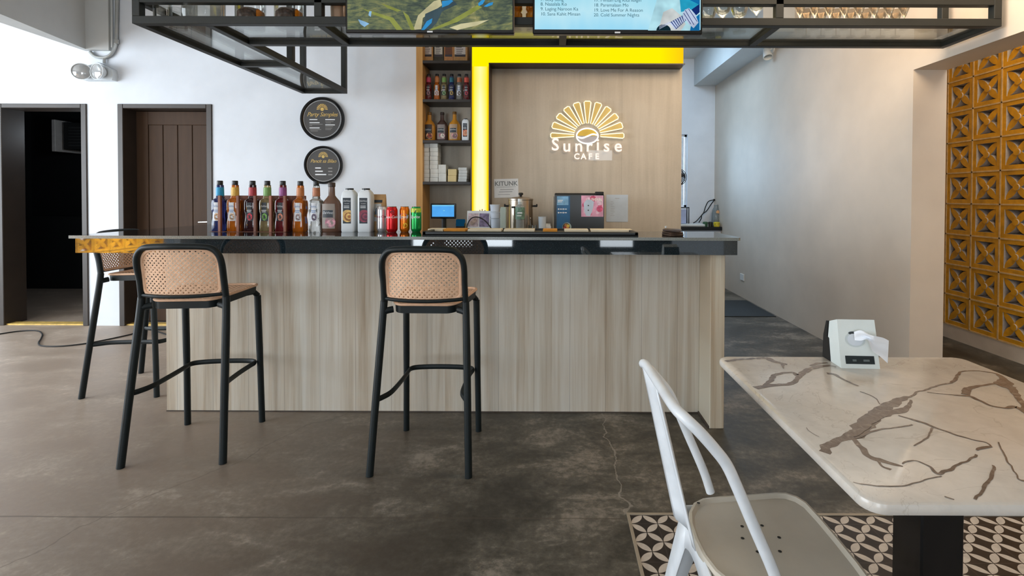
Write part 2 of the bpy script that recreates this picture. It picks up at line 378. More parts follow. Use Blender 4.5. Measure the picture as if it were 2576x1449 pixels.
# walls behind and beside the camera, with daylight openings
m = M(); yb = -4.6
ops = [(-2.85, -2.3), (-2.2, -1.55), (-1.45, -.75), (.9, 1.65)]; xs = [-7.2]
for o_ in ops: xs += list(o_)
xs.append(XR)
for i in range(0, len(xs), 2): m.box(xs[i], xs[i+1], yb-.15, yb, 0, ZC)
for o_ in ops: m.box(o_[0], o_[1], yb-.15, yb, 2.55, ZC); m.box(o_[0], o_[1], yb-.15, yb, 0, .2)
struct(m, 'wall_front', pm('street_wall_paint', (96, 94, 92), .7), 'street side wall with tall window openings behind the viewer', 'wall', smooth=0)
for i, o_ in enumerate(ops):
    m = M()
    for q in ((o_[0], o_[0]+.05, .2, 2.55), (o_[1]-.05, o_[1], .2, 2.55), (o_[0], o_[1], .2, .25), (o_[0], o_[1], 2.5, 2.55), (o_[0], o_[1], 1.7, 1.74)): m.box(q[0], q[1], yb-.1, yb-.05, q[2], q[3])
    struct(m, 'window_%d' % (i+2), black_metal, 'street window frame %s behind the viewer' % ('first', 'second', 'third', 'fourth')[i], 'window')
m = M(); m.box(-7.2, -7.05, -5, .6, 0, .3); m.box(-7.2, -7.05, 3.8, 4.9, 0, ZC); m.box(-7.2, -7.05, -5, 3.8, 2.7, ZC); m.box(-7.2, -7.05, -5, -4.2, 0, ZC)
struct(m, 'wall_left', white_wall, 'white wall at far left with a wide open front', 'wall', smooth=0)
# dark room beyond the first doorway
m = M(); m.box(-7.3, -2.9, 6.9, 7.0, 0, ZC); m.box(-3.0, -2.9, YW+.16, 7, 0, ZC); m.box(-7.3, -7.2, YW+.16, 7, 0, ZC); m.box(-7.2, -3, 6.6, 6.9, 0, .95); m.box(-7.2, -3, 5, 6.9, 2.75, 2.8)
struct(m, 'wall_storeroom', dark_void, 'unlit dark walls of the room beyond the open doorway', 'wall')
# ---- doors
def door(n, x0, x1, ztop, label):
    r = bpy.data.objects.new('door_%d' % n, None); C.objects.link(r); r['kind'] = 'structure'; r['label'] = label; r['category'] = 'door'
    m = M(); w = .052
    m.box(x0, x0+w, YW-.012, YW+.2, 0, ztop, bev=.004); m.box(x1-w, x1, YW-.012, YW+.2, 0, ztop, bev=.004); m.box(x0+w, x1-w, YW-.012, YW+.2, ztop-w*.8, ztop, bev=.004)
    m.build('door_frame', dark_frame, r); return r
thr = pm('yellow_threshold_paint', (222, 186, 104), .5, var=.12, scale=20)
d1 = door(1, dx[0], dx[1], zt, 'open dark doorway at far left with an unlit room beyond')
m = M(); m.box(dx[0]+.05, dx[1]-.05, YW+.01, YW+.10, 0, .012); m.build('threshold', thr, d1)
d2 = door(2, dx[2], dx[3], zt, 'closed dark brown plank door set back in its frame behind the bar')
m = M(); m.box(dx[2]+.05, dx[3]-.05, YW+.01, YW+.08, 0, .012); m.build('threshold', thr, d2)
lx0, lx1, ly = dx[2]+.052, dx[3]-.052, YW+.14
m = M(); m.box(lx0, lx1, ly+.012, ly+.05, .012, zt-.045)
m.box(lx0, lx0+.115, ly, ly+.013, .012, zt-.045, bev=.003); m.box(lx1-.10, lx1, ly, ly+.013, .012, zt-.045, bev=.003); m.box(lx0+.115, lx1-.10, ly, ly+.013, zt-.175, zt-.045, bev=.003); m.box(lx0+.115, lx1-.10, ly, ly+.013, .012, .2, bev=.003)
pw = (lx1-lx0-.215)/4
for i in range(4): m.box(lx0+.115+i*pw+.003, lx0+.115+(i+1)*pw-.003, ly+.005, ly+.014, .2, zt-.175, bev=.003)
lf = m.build('door_leaf', dark_door, d2)
h = PY(518, 558, ly-.05); m = M(); m.tube([(h.x+.035, ly, h.z), (h.x+.035, ly-.05, h.z)], .009); m.tube([(h.x+.04, ly-.05, h.z), (h.x-.07, ly-.052, h.z-.004)], .008); m.lathe([(.0, -.004), (.024, -.004), (.024, .004), (0, .004)], 16, mat=Matrix.Translation((h.x+.035, ly, h.z)) @ Matrix.Rotation(PI/2, 4, 'X'))
m.build('door_handle', chrome, lf)
# things in the dark room
m = M(); p = PY(46, 600, 6.3); m.tube([(p.x, 6.3, .0), (p.x, 6.3, 2.75)], .035, 10); m.lathe([(.035, 1.55), (.055, 1.56), (.055, 1.64), (.035, 1.65)], 12, c=(p.x, 6.3, 0)); m.lathe([(.035, .55), (.05, .56), (.05, .64), (.035, .65)], 12, c=(p.x, 6.3, 0))
tag(m.build('drain_pipe', pm('grey_pipe', (84, 88, 88), .5)), 'vertical grey pipe inside the dark doorway at far left', 'pipe')
a, b = PY(158, 308, 6.55), PY(222, 376, 6.55); t = thing('wall_ventilator', 'dark slatted wall unit with a pale end edge inside the dark doorway', 'ventilator', (a.x, 6.9, b.z))
m = M(); m.box(0, b.x-a.x+.25, -.35, -.0, 0, a.z-b.z, bev=.008); m.build('body', pm('dark_unit', (44, 46, 46), .5), t)
m = M()
for i in range(7): m.box(.08, b.x-a.x+.2, -.362, -.35, .04+i*(a.z-b.z-.08)/7, .06+i*(a.z-b.z-.08)/7)
m.build('grille', pm('dark_slats', (66, 68, 68), .45), t)
m = M(); m.box(-.10, -.055, -.40, 0, -.03, a.z-b.z+.03, bev=.004); m.build('end_plate', pm('pale_plate', (244, 238, 232), .4), t)
# ---- yellow breeze-block screen in the side passage
XB, cell, zk = 3.52, .267, .125
yel = pm('yellow_block_paint', (206, 150, 24), .6, var=.10, scale=14, bump=.05); joint = pm('cream_mortar', (206, 176, 126), .8, var=.08, scale=30)
blkin = pm('unpainted_block_inside', (190, 180, 172), .8, var=.08, scale=30)
def sides(o):
    for p in o.data.polygons:
        if p.material_index == 0 and abs(p.normal.x) < .5: p.material_index = 2
    return o
def block_shapes(mb, y0, z0, x0, dep=.085, s=cell):
    e = .006; a, b = y0+e, y0+s-e; c_, d_ = z0+e, z0+s-e; fr = .033
    for (p0, p1, q0, q1) in ((a, a+fr, c_, d_), (b-fr, b, c_, d_), (a+fr, b-fr, c_, c_+fr), (a+fr, b-fr, d_-fr, d_)): mb.box(x0, x0+dep, p0, p1, q0, q1, 0)
    cy, cz = y0+s/2, z0+s/2; L = (s-2*e-2*fr)*.71
    for k in range(4):
        an = PI/4+k*PI/2; ux, uz = math.cos(an), math.sin(an); pts = []
        for i in range(7): t_ = i/6; w_ = .027*math.sin(PI*min(1, .12+t_*.86))**.8; pts.append((t_*L, w_))
        out = [(r_, w_) for r_, w_ in pts]+[(r_, -w_) for r_, w_ in reversed(pts)]
        poly = [(x0+.006, cy+ux*r_-uz*w_, cz+uz*r_+ux*w_) for r_, w_ in out]; mb.prism(poly, (dep-.02, 0, 0), 0)
    mb.prism([(x0-.004, cy+.026*math.cos(2*PI*i/12), cz+.026*math.sin(2*PI*i/12)) for i in range(12)], (dep, 0, 0), 0)
m = M(); ya = 4.19-cell*9
for i in range(12):
    for j in range(9): block_shapes(m, ya+i*cell, zk+j*cell, XB)
for i in range(13): m.box(XB-.004, XB+.07, ya+i*cell-.006, ya+i*cell+.006, zk, zk+9*cell, 1)
for j in range(10): m.box(XB-.004, XB+.07, ya, ya+12*cell, zk+j*cell-.006, zk+j*cell+.006, 1)
struct(m, 'wall_screen', [yel, joint, blkin], 'yellow petal pattern breeze-block screen wall in the passage at far right', 'wall', smooth=0)
sides(bpy.data.objects['wall_screen'])
m = M(); m.box(XB, XB+.12, -5, 7.4, 0, zk); m.box(XB, XB+.12, -5, ya, zk, ZC); m.box(XB, XB+.12, ya+12*cell, 7.4, zk, ZC); m.box(XB, XB+.12, ya, ya+12*cell, zk+9*cell, ZC)
struct(m, 'wall_side', pm('passage_wall_paint', (206, 196, 182), .7, var=.03), 'low plain kerb and surround of the yellow screen wall', 'wall', smooth=0)
m = M(); m.box(4.25, 4.3, -5, 7.4, 0, ZC); m.box(XB+.12, 4.3, 7.3, 7.4, 0, ZC); struct(m, 'wall_outside', pm('boundary_wall_paint', (196, 190, 186), .7, var=.04), 'pale boundary wall glimpsed through the breeze-block screen', 'wall')
# a second low yellow screen on the left, seen only mirrored in the counter front
m = M()
for i in range(7):
    for j in range(3): block_shapes(m, -3.5+i*cell, .12+j*cell, -6.9)
m.box(-6.9, -6.8, -3.5, -3.5+7*cell, 0, .12)
struct(m, 'wall_parapet', [yel], 'low yellow breeze-block parapet on the open left side', 'wall', smooth=0)
# floor mat in the kitchen passage
a, b = PZ(1826, 797, 0), PZ(1950, 757, 0); m = M(); m.box(a.x-.9, 2.33, a.y, b.y, 0, .008, bev=.003)
tag(m.build('floor_mat', pm('dark_mat_rubber', (38, 44, 48), .8, var=.1, scale=80)), 'dark grey-blue rubber mat on the passage floor behind the bar', 'mat')
# fittings on walls
p = PX(1868, 697, XR); m = M(); m.box(XR-.01, XR, p.y-.06, p.y+.06, p.z-.04, p.z+.04, bev=.003); tag(m.build('wall_socket', white_plastic), 'white socket plate low on the right wall beyond the bar end', 'socket')
p = PX(1945, 122, XR); t = thing('wall_spotlight', 'small white spotlight high on the right wall near the backdrop', 'spotlight', (XR, p.y, p.z))
m = M(); m.lathe([(0, 0), (.045, 0), (.045, .012), (0, .012)], 16, mat=Matrix.Rotation(-PI/2, 4, 'Y')); m.build('base', white_plastic, t)
m = M(); m.tube([(-.01, 0, 0), (-.06, 0, -.02)], .01); m.lathe([(.0, 0), (.035, 0), (.05, .11), (.044, .11), (.03, .02)], 18, mat=Matrix.Translation((-.06, .03, 0)) @ Matrix.Rotation(math.radians(155), 4, 'X')); m.build('lamp_head', white_plastic, t)
# ------------------------------------------------------------------ BAR
ZT = 1.030                                   # counter surface
t = thing('bar_counter', 'pale wood-clad bar front with vertical planks and a projecting end panel', 'bar', (0, 0, 0))
xl, xr, yf = PZ(413, 1038, 0).x, .845, 2.85
m = M(); m.box(xl, xr, yf, yf+.05, 0, .935, bev=.002); m.build('front_panel', bar_wood, t)
m = M(); m.box(xl, xl+.05, yf+.05, 3.6, 0, .935); m.build('side_panel', bar_wood, t)
m = M(); m.box(xr, .922, 2.655, 3.02, 0, .935, bev=.003); m.build('end_panel', end_wood, t)
m = M(); m.box(xr-.006, xr, 2.66, yf, 0, .012); m.box(xl, xr, yf-.004, yf, 0, .006); m.build('skirting', pm('dark_skirting', (70, 60, 52), .6), t)
x0, x1, y0, y1 = -2.525, .985, 2.60, 3.06
t = thing('countertop', 'black polished granite bar countertop with a deep dark front apron', 'countertop', (0, 0, 0))
m = M(); pl = [(x0, y0), (x1-.012, y0), (x1, y0+.012), (x1, y1), (-1.95, y1), (-1.95, 3.78), (x0, 3.78)]
m.prism([(x, y, ZT-.016) for x, y in pl], (0, 0, .016), 0, mside=1); m.build('slab', [granite, granite_edge], t, smooth=0)
m = M(); m.box(x0+.016, x1-.012, 2.62, 2.66, .937, ZT-.016); m.box(x0+.016, x0+.056, 2.66, 3.76, .937, ZT-.016); m.box(x1-.05, x1-.012, 2.66, 3.04, .937, ZT-.016)
m.build('apron', apron_granite, t, smooth=0)
YI = 2.955                                   # line where most bottles stand
# ---- bottles -------------------------------------------------------------
def glass_body(name, rgb, trans=.55):
    return pm(name, rgb, .08, 0, .10, 30, trans=trans, spec=.6)
liq = dict(amber=glass_body('amber_syrup', (228, 122, 26)), dark=glass_body('dark_syrup', (58, 26, 30), .3), clear=glass_body('clear_syrup', (226, 226, 222), .8), gold=glass_body('gold_syrup', (206, 184, 130), .7), red=glass_body('red_syrup', (120, 34, 40), .4), blue=glass_body('blue_syrup', (50, 60, 120), .5))
capm = pm('black_cap', (28, 30, 33), .35)
wraps = {k: pm('neck_wrap_'+k, c, .45, var=.08, scale=40) for k, c in dict(blue=(24, 156, 206), yellow=(232, 186, 82), red=(184, 56, 66), green=(126, 170, 92), purple=(154, 84, 146), copper=(206, 130, 76), rust=(186, 118, 80), pink=(200, 70, 100), teal=(50, 120, 140), coral=(216, 90, 74)).items()}
lab_white = pm('label_white', (226, 228, 232), .6, var=.02); lab_dark = pm('label_charcoal', (42, 50, 58), .5, var=.10, scale=30)
ink_white = pm('ink_white', (232, 234, 236), .6); ink_dark = pm('ink_dark', (60, 54, 60), .6)
def fruit(rgb): return pm('label_fruit_%d_%d_%d' % rgb, rgb, .5, var=.25, scale=70)
def syrup(label, liquid, wrap, dark, spot, loc, group, text=True, h=.298, w=.0355, name='syrup_bottle'):
    t = thing(name, label, 'bottle', loc, 0, group); k = h/.298
    m = M(); pr = [(.0, 0), (w*.93, 0), (w, .006), (w*.97, .05), (w*.86, .085), (w*.88, .1), (w, .12), (w, .165), (w*.93, .182), (w*.55, .194), (.019, .2), (.0175, .205), (.0165, .262), (.0165, .272)]
    m.lathe([(r, z*k) for r, z in pr], 24, sq=5); m.build('body', liq[liquid], t)
    m = M(); m.lathe([(.019, .207*k), (.0215, .209*k), (.0205, .258*k), (.018, .259*k)], 20); m.build('neck_wrap', wraps[wrap], t)
    m = M(); m.lathe([(.0, .298*k), (.0145, .298*k), (.0158, .294*k), (.0158, .270*k), (.0145, .268*k)], 20); m.build('cap', capm, t)
    def cyl(x, y): a = x/(w*1.25); return (w*1.02*math.sin(a)*.98, -w*1.05*(.35+.65*math.cos(a)), y)
    def patch(xa, xb, za, zb, mi, off=0):
        n = 6
        for i in range(n):
            p = xa+(xb-xa)*i/n; q = xa+(xb-xa)*(i+1)/n
            m.poly([(x, y-off, z) for x, y, z in (cyl(p, za*k), cyl(q, za*k), cyl(q, zb*k), cyl(p, zb*k))], mi)
    m = M(); patch(-.028, .028, .062, .17, 0)
    fm = fruit(spot)
    m.add([(x, y-.0012, z) for x, y, z in [cyl(.004+.019*math.cos(2*PI*i/16), (.086+.021*math.sin(2*PI*i/16))*k) for i in range(16)]], [tuple(range(16))], 1)
    for q in range(5):
        a = q*1.26; m.add([(x, y-.0016, z) for x, y, z in [cyl(.004+.011*math.cos(a)+.006*math.cos(2*PI*i/8), (.086+.012*math.sin(a)+.004*math.sin(2*PI*i/8))*k) for i in range(8)]], [tuple(range(8))], 3)
    if text:
        def tf(x, y): p = cyl(x, .148*k+y); return (p[0], p[1]-.0012, p[2])
        m.text('DaVinci', tf, .0165, 2, shear=.2)
        for j in range(2): patch(-.018+.004*j, .018-.004*j, .122-.009*j, .126-.009*j, 2, .0012)
    m.build('label', [lab_dark if dark else lab_white, fm, ink_white if dark else pm('label_blue_ink', (120, 150, 196), .6), fruit(tuple(int(v*.72) for v in spot))], t, recalc=False)
    return t
G = 'syrup bottles along the bar counter'
rows = [(554, 'blue', 'blue', False, (224, 170, 130), 'syrup bottle with a bright blue neck, first in the row at the wooden divider'),
        (592, 'amber', 'yellow', False, (206, 170, 140), 'amber syrup bottle with a yellow neck and a white flower label'),
        (636, 'dark', 'red', True, (206, 66, 80), 'dark syrup bottle with a red neck and red fruit on its label'),
        (673, 'gold', 'green', True, (120, 176, 84), 'pale gold syrup bottle with a green neck and green fruit on its label'),
        (712, 'red', 'purple', True, (214, 136, 110), 'dark red syrup bottle with a purple neck on the bar counter'),
        (756, 'amber', 'copper', False, (170, 150, 150), 'bright amber syrup bottle with a copper neck standing outside the wooden divider'),
        (796, 'clear', 'rust', False, (110, 96, 116), 'clear syrup bottle with a white label next to the brown sauce bottle')]
for px, lq, wr, dk, sp, lb in rows: syrup(lb, lq, wr, dk, sp, (XY(px, YI), YI, ZT+(.0012 if px < 730 else 0)), G)
# wooden divider rack around the bottles
rackw = pm('reddish_rack_wood', (132, 84, 66), .5, var=.22, scale=10, stretch=(4, 4, .5))
t = thing('bottle_rack', 'reddish brown wooden rack with upright dividers between the syrup bottles', 'rack', (0, 0, 0))
zr = ZY(492, YI+.05, 650)
m = M(); m.box(XY(553, 3.015), XY(770, 3.015), 3.005, 3.02, ZT, zr, bev=.002); m.build('back_board', rackw, t)
for px in (553, 599, 642, 681, 717):
    x = XY(px, 2.90); m = M(); m.box(x-.008, x+.008, 2.894, 2.910, ZT, zr, bev=.002); m.build('divider', rackw, t)
xa, xb = XY(542, 2.95), XY(728, 2.95)
m = M(); m.box(xa, xb, 2.894, 3.005, ZT, ZT+.001); m.build('base_plate', rackw, t)
# ---- brown sauce bottles
def sauce(label, loc, rgb, spots, group=None, k=1.0, rz=0):
    t = thing('sauce_bottle', label, 'bottle', loc, rz, group)
    bm_ = pm('sauce_plastic_%d_%d' % (rgb[0], rgb[1]), rgb, .3, var=.06, scale=6)
    pr = [(0, 0), (.057, 0), (.061, .006), (.061, .135), (.058, .155), (.045, .182), (.028, .202), (.0195, .214), (.0175, .262), (.0175, .268)]
    m = M(); m.lathe([(r*k, z*k) for r, z in pr], 28, sy=.62); m.build('body', bm_, t)
    m = M(); m.lathe([(0, .29*k), (.0185*k, .29*k), (.02*k, .287*k), (.02*k, .266*k), (.018*k, .264*k)], 20); m.build('cap', pm('brown_cap', sc3(rgb, .55), .4), t)
    def cyl(x, y): return (x*k, -.0385*k*math.sqrt(max(.05, 1-(x/.064)**2)), y*k)
    m = M()
    def rect(xa, xb, za, zb, mi, off):
        n = 8
        for i in range(n):
            p = xa+(xb-xa)*i/n; q = xa+(xb-xa)*(i+1)/n; m.poly([(a, b-off, c) for a, b, c in (cyl(p, za), cyl(q, za), cyl(q, zb), cyl(p, zb))], mi)
    def blob(cx, cz, r, mi, off): m.add([(a, b-off, c) for a, b, c in [cyl(cx+r*math.cos(2*PI*i/20), cz+r*math.sin(2*PI*i/20)) for i in range(20)]], [tuple(range(20))], mi)
    rect(-.045, .032, .02, .165, 0, .0005); rect(-.04, .022, .084, .128, 1, .001); blob(.006, .055, .030, 2, .001); blob(.010, .052, .022, 3, .0014)
    m.text('DaVinci', lambda x, y: (lambda p: (p[0], p[1]-.0016, p[2]))(cyl(-.008+x, .112+y)), .020, 4, shear=.25)
    m.build('label', [pm('label_base_%d' % spots[0][0], spots[0], .5), lab_dark, fruit(spots[1]), fruit(spots[2]), ink_white], t, recalc=False)
    return t
sauce('brown sauce bottle with a pink and grey label on the bar counter', (XY(835, YI), YI, ZT), (104, 74, 58), [(150, 138, 128), (182, 120, 136), (206, 150, 160)])
# ---- white jugs
def jug(label, loc, spots, k=1.0, group=None, rz=0):
    t = thing('puree_bottle', label, 'bottle', loc, rz, group); w, d = .039*k, .036*k; h = .257*k
    m = M(); sec = [(0, .94), (.006, 1), (.205*k, 1), (.226*k, .93), (.238*k, .76), (.243*k, .62), (.247*k, .60)]
    rings = [[(x, y, z) for x, y in rrect(2*w*s_, 2*d*s_, .010*s_, 3)] for z, s_ in sec]; n = len(rings[0])
    m.add([q for r in rings for q in r], [(i*n+j, i*n+(j+1) % n, (i+1)*n+(j+1) % n, (i+1)*n+j) for i in range(len(rings)-1) for j in range(n)]+[tuple(range(n))[::-1], tuple((len(rings)-1)*n+j for j in range(n))])
    m.build('body', pm('milky_plastic', (232, 236, 238), .35, var=.02), t)
    m = M(); m.lathe([(.020*k, .243*k), (.0225*k, .245*k), (.0225*k, h-.001), (.021*k, h), (0, h)], 20); m.build('cap', capm, t)
    yy = -d-.0006; m = M()
    m.poly([(-.026*k, yy, .05*k), (.021*k, yy, .05*k), (.021*k, yy, .200*k), (-.026*k, yy, .200*k)], 0)
    nn = 24; fr_ = lambda cx, cz, r, mi, o: m.add([(max(-.026*k, min(.021*k, (cx+r*math.cos(2*PI*i/nn))*k)), yy-o, max(.052*k, (cz+r*math.sin(2*PI*i/nn))*k)) for i in range(nn)], [tuple(range(nn))], mi)
    fr_(.002, .094, .036, 1, .0004); fr_(.008, .090, .025, 2, .0008); fr_(.010, .092, .018, 1, .0012); fr_(.012, .09, .009, 2, .0016)
    m.text('DaVinci', lambda x, y: (-.002*k+x, yy-.0008, .182*k+y), .0135*k, 3, shear=.2); m.text('GOURMET', lambda x, y: (-.002*k+x, yy-.0008, .166*k+y), .006*k, 3)
    for j in range(2): m.poly([(a*k, yy-.0008, b*k) for a, b in ((-.02, .15-.009*j), (.012, .15-.009*j), (.012, .154-.009*j), (-.02, .154-.009*j))], 3)
    m.build('label', [lab_dark, fruit(spots[0]), fruit(spots[1]), ink_white], t, recalc=False)
    return t
jug('white puree bottle with an orange swirl on its label, left one of the pair', (XY(880, YI), YI, ZT), [(232, 172, 100), (150, 92, 44)])
jug('white puree bottle with dark berries on its label, beside the kraft pouch', (XY(921, YI), YI, ZT), [(136, 50, 70), (84, 28, 52)])
# ---- kraft pouch
t = thing('coffee_pouch', 'kraft paper pouch with a black label band behind the silver can', 'pouch', (XY(950, 3.027), 3.027, ZT))
m = M(); w_ = .052; ys = [(-.028, 0), (-.026, .07), (-.020, .15), (-.006, .21), (-.003, .225)]
sec = [(.0, .9, .03), (.01, 1, .034), (.1, 1, .030), (.17, 1, .018), (.212, 1, .004), (.222, .97, .003)]
rings = [[(x*s_, y, z) for x, y in rrect(2*w_, 2*d_, min(.012, d_*.9), 3)] for z, s_, d_ in sec]; n = len(rings[0])
m.add([q for r in rings for q in r], [(i*n+j, i*n+(j+1) % n, (i+1)*n+(j+1) % n, (i+1)*n+j) for i in range(len(rings)-1) for j in range(n)]+[tuple(range(n))[::-1], tuple((len(rings)-1)*n+j for j in range(n))])
m.build('body', kraft, t)
m = M(); m.poly([(-.030, -.0200, .172), (.034, -.0200, .172), (.034, -.0140, .188), (-.030, -.0140, .188)], 0)
m.poly([(-.030, -.0335, .06), (.03, -.0335, .06), (.03, -.0215, .165), (-.030, -.0215, .165)], 1); m.poly([(-.008, -.031, .10), (.022, -.031, .10), (.02, -.0265, .14), (.0, -.0265, .14)], 2)
m.build('label', [lab_dark, pm('pouch_window', (206, 206, 204), .3), pm('pouch_ink', (90, 110, 128), .6)], t, recalc=False)
# ---- drink cans
alu = pm('aluminium', (200, 200, 200), .25, metal=1)
def can(label, px, y, rgb, word, wordrgb, accents=(), r=.0287, h=.150, tsize=.030):
    t = thing('drink_can', label, 'can', (XY(px, y), y, ZT), 0, 'drink cans in a row on the counter')
    pr = [(0, .002), (r*.74, .0), (r*.78, .003), (r*.97, .013), (r, .02), (r, h-.022), (r*.97, h-.015), (r*.80, h-.004), (r*.80, h), (r*.76, h), (r*.74, h-.004), (0, h-.004)]
    m = M(); m.lathe(pr, 28); f0 = len(m.f)
    m.build('body', pm('can_paint_%d_%d_%d' % rgb, rgb, .22, metal=.55, var=.04), t)
    m = M(); m.lathe([(r*.74, h-.004), (r*.79, h-.003), (r*.82, h+.001), (r*.79, h+.0016), (r*.74, h-.002)], 24); m.build('top_rim', alu, t)
    m = M(); m.lathe([(0, .0012), (r*.76, .0012), (r*.79, .005), (r*.86, .0075)], 24); m.build('bottom_rim', alu, t)
    m = M()
    def cyl(x, z, o=.0004): a = x/r; return ((r+o)*math.sin(a), -(r+o)*math.cos(a), z)
    for (kind, cx, cz, sx_, sz_, mi) in accents:
        if kind == 'e': m.add([cyl(cx+sx_*math.cos(2*PI*i/24), cz+sz_*math.sin(2*PI*i/24), .0003+.0001*mi) for i in range(24)], [tuple(range(24))], mi)
        else:
            n = 10
            for i in range(n):
                p = cx-sx_+2*sx_*i/n; q = cx-sx_+2*sx_*(i+1)/n; m.poly([cyl(p, cz-sz_, .0003+.0001*mi), cyl(q, cz-sz_, .0003+.0001*mi), cyl(q, cz+sz_, .0003+.0001*mi), cyl(p, cz+sz_, .0003+.0001*mi)], mi)
    m.text(word, lambda x, y_: cyl(x, h*.60+y_, .0012), tsize, 0, shear=.25, bold=.012)
    cols = {1: (34, 132, 214), 2: (206, 220, 60), 3: (14, 96, 60), 4: (250, 206, 60), 5: (150, 16, 26)}
    m.build('print', [pm('can_ink_%d_%d_%d' % wordrgb, wordrgb, .4)]+[pm('can_accent_%d' % i, cols[i], .3) for i in range(1, 6)], t, recalc=False)
    return t
can('silver slim drink can, leftmost of the four cans', 960, 2.97, (222, 220, 222), 'Coca-Cola', (150, 40, 60), tsize=.019)
can('red drink can with white lettering beside the silver can', 986, 2.925, (206, 26, 30), 'Coca-Cola', (250, 244, 244), (('e', .012, .118, .012, .010, 5),), r=.0325, h=.149, tsize=.021)
can('orange drink can with blue and white lettering', 1018, 2.95, (236, 122, 24), 'Royal', (250, 250, 250), (('e', 0, .09, .026, .020, 1), ('e', .012, .04, .012, .014, 4)), r=.029, h=.149, tsize=.026)
can('green drink can with white lettering, rightmost of the four cans', 1047, 2.95, (26, 156, 74), 'Sprite', (246, 250, 246), (('r', 0, .128, .044, .012, 2), ('e', .012, .118, .014, .012, 3)), r=.0305, h=.149, tsize=.024)
# ---- bar mat with thin cream and orange strips lying in it
t = thing('bar_mat', 'long black rubber bar mat lying on the counter below the menu stand', 'bar mat', (0, 0, 0))
xa, xb = XY(1062, 2.68), XY(1606, 2.68)
m = M(); m.box(xa, xb, 2.68, 3.03, ZT, ZT+.008); m.build('base', pm('bar_mat_rubber', (34, 36, 36), .55, var=.15, scale=60), t)
m = M(); m.box(xa, xb, 2.68, 2.70, ZT, ZT+.021, bev=.003); m.box(xa, xb, 3.01, 3.03, ZT, ZT+.019, bev=.003); m.box(xa, xa+.02, 2.68, 3.03, ZT, ZT+.021, bev=.003); m.box(xb-.02, xb, 2.68, 3.03, ZT, ZT+.021, bev=.003); m.build('rim', pm('bar_mat_rim', (30, 33, 33), .4), t)
cream = pm('cream_strip', (232, 218, 190), .7, var=.04); orange = pm('orange_strip', (224, 148, 40), .6, var=.08)
for i, (pa, pb, mt, lb) in enumerate(((1078, 1116, cream, 'cream strip lying at the left end of the bar mat'), (1118, 1172, orange, 'long orange strip lying on the bar mat below the tablet'), (1178, 1262, cream, 'cream strip lying on the bar mat below the menu stand'), (1268, 1345, cream, 'cream strip lying on the bar mat below the steel urn'), (1366, 1402, orange, 'short orange strip lying on the bar mat beside the fridge'), (1420, 1480, cream, 'cream strip lying on the bar mat below the fridge'), (1486, 1590, cream, 'long cream strip lying at the right end of the bar mat'))):
    m = M(); m.box(XY(pa, 2.9), XY(pb, 2.9), 2.88, 2.975, ZT+.008, ZT+.0225, bev=.002); tag(m.build('bar_mat_strip', mt), lb, 'menu card', 'strips lying on the bar mat')
# ---- wallet and phone
p = PZ(1690, 592, ZT); br = pm('brown_leather', (74, 54, 42), .45, var=.15, scale=40)
m = M(); Mx = Matrix.Translation((p.x, 2.73, ZT)) @ Matrix.Rotation(.25, 4, 'Z'); m.box(-.042, .04, -.05, .05, 0, .012, bev=.004, seg=2, mat=Mx); m.box(-.041, .039, -.049, .049, .0125, .022, bev=.004, seg=2, mat=Mx)
tag(m.build('wallet', br), 'folded brown leather wallet lying near the right end of the counter', 'wallet')
m = M(); Mx = Matrix.Translation((p.x-.004, 2.725, ZT+.0222)) @ Matrix.Rotation(-.35, 4, 'Z') @ Matrix.Rotation(.06, 4, 'Y'); m.box(-.046, .045, -.055, .05, .002, .014, bev=.004, seg=2, mat=Mx)
tag(m.build('card_case', pm('dark_leather', (58, 42, 34), .4, var=.15, scale=40)), 'dark brown card case resting crooked on top of the wallet', 'case')
p = PY(1675, 572, 3.0); m = M(); m.lathe([(.0, 0), (.018, 0), (.02, .004), (.006, .012), (.005, .03), (.008, .036), (0, .038)], 16, c=(p.x, 3.0, ZT)); tag(m.build('tap_button', white_plastic), 'tiny white knob standing behind the wallet', 'knob')
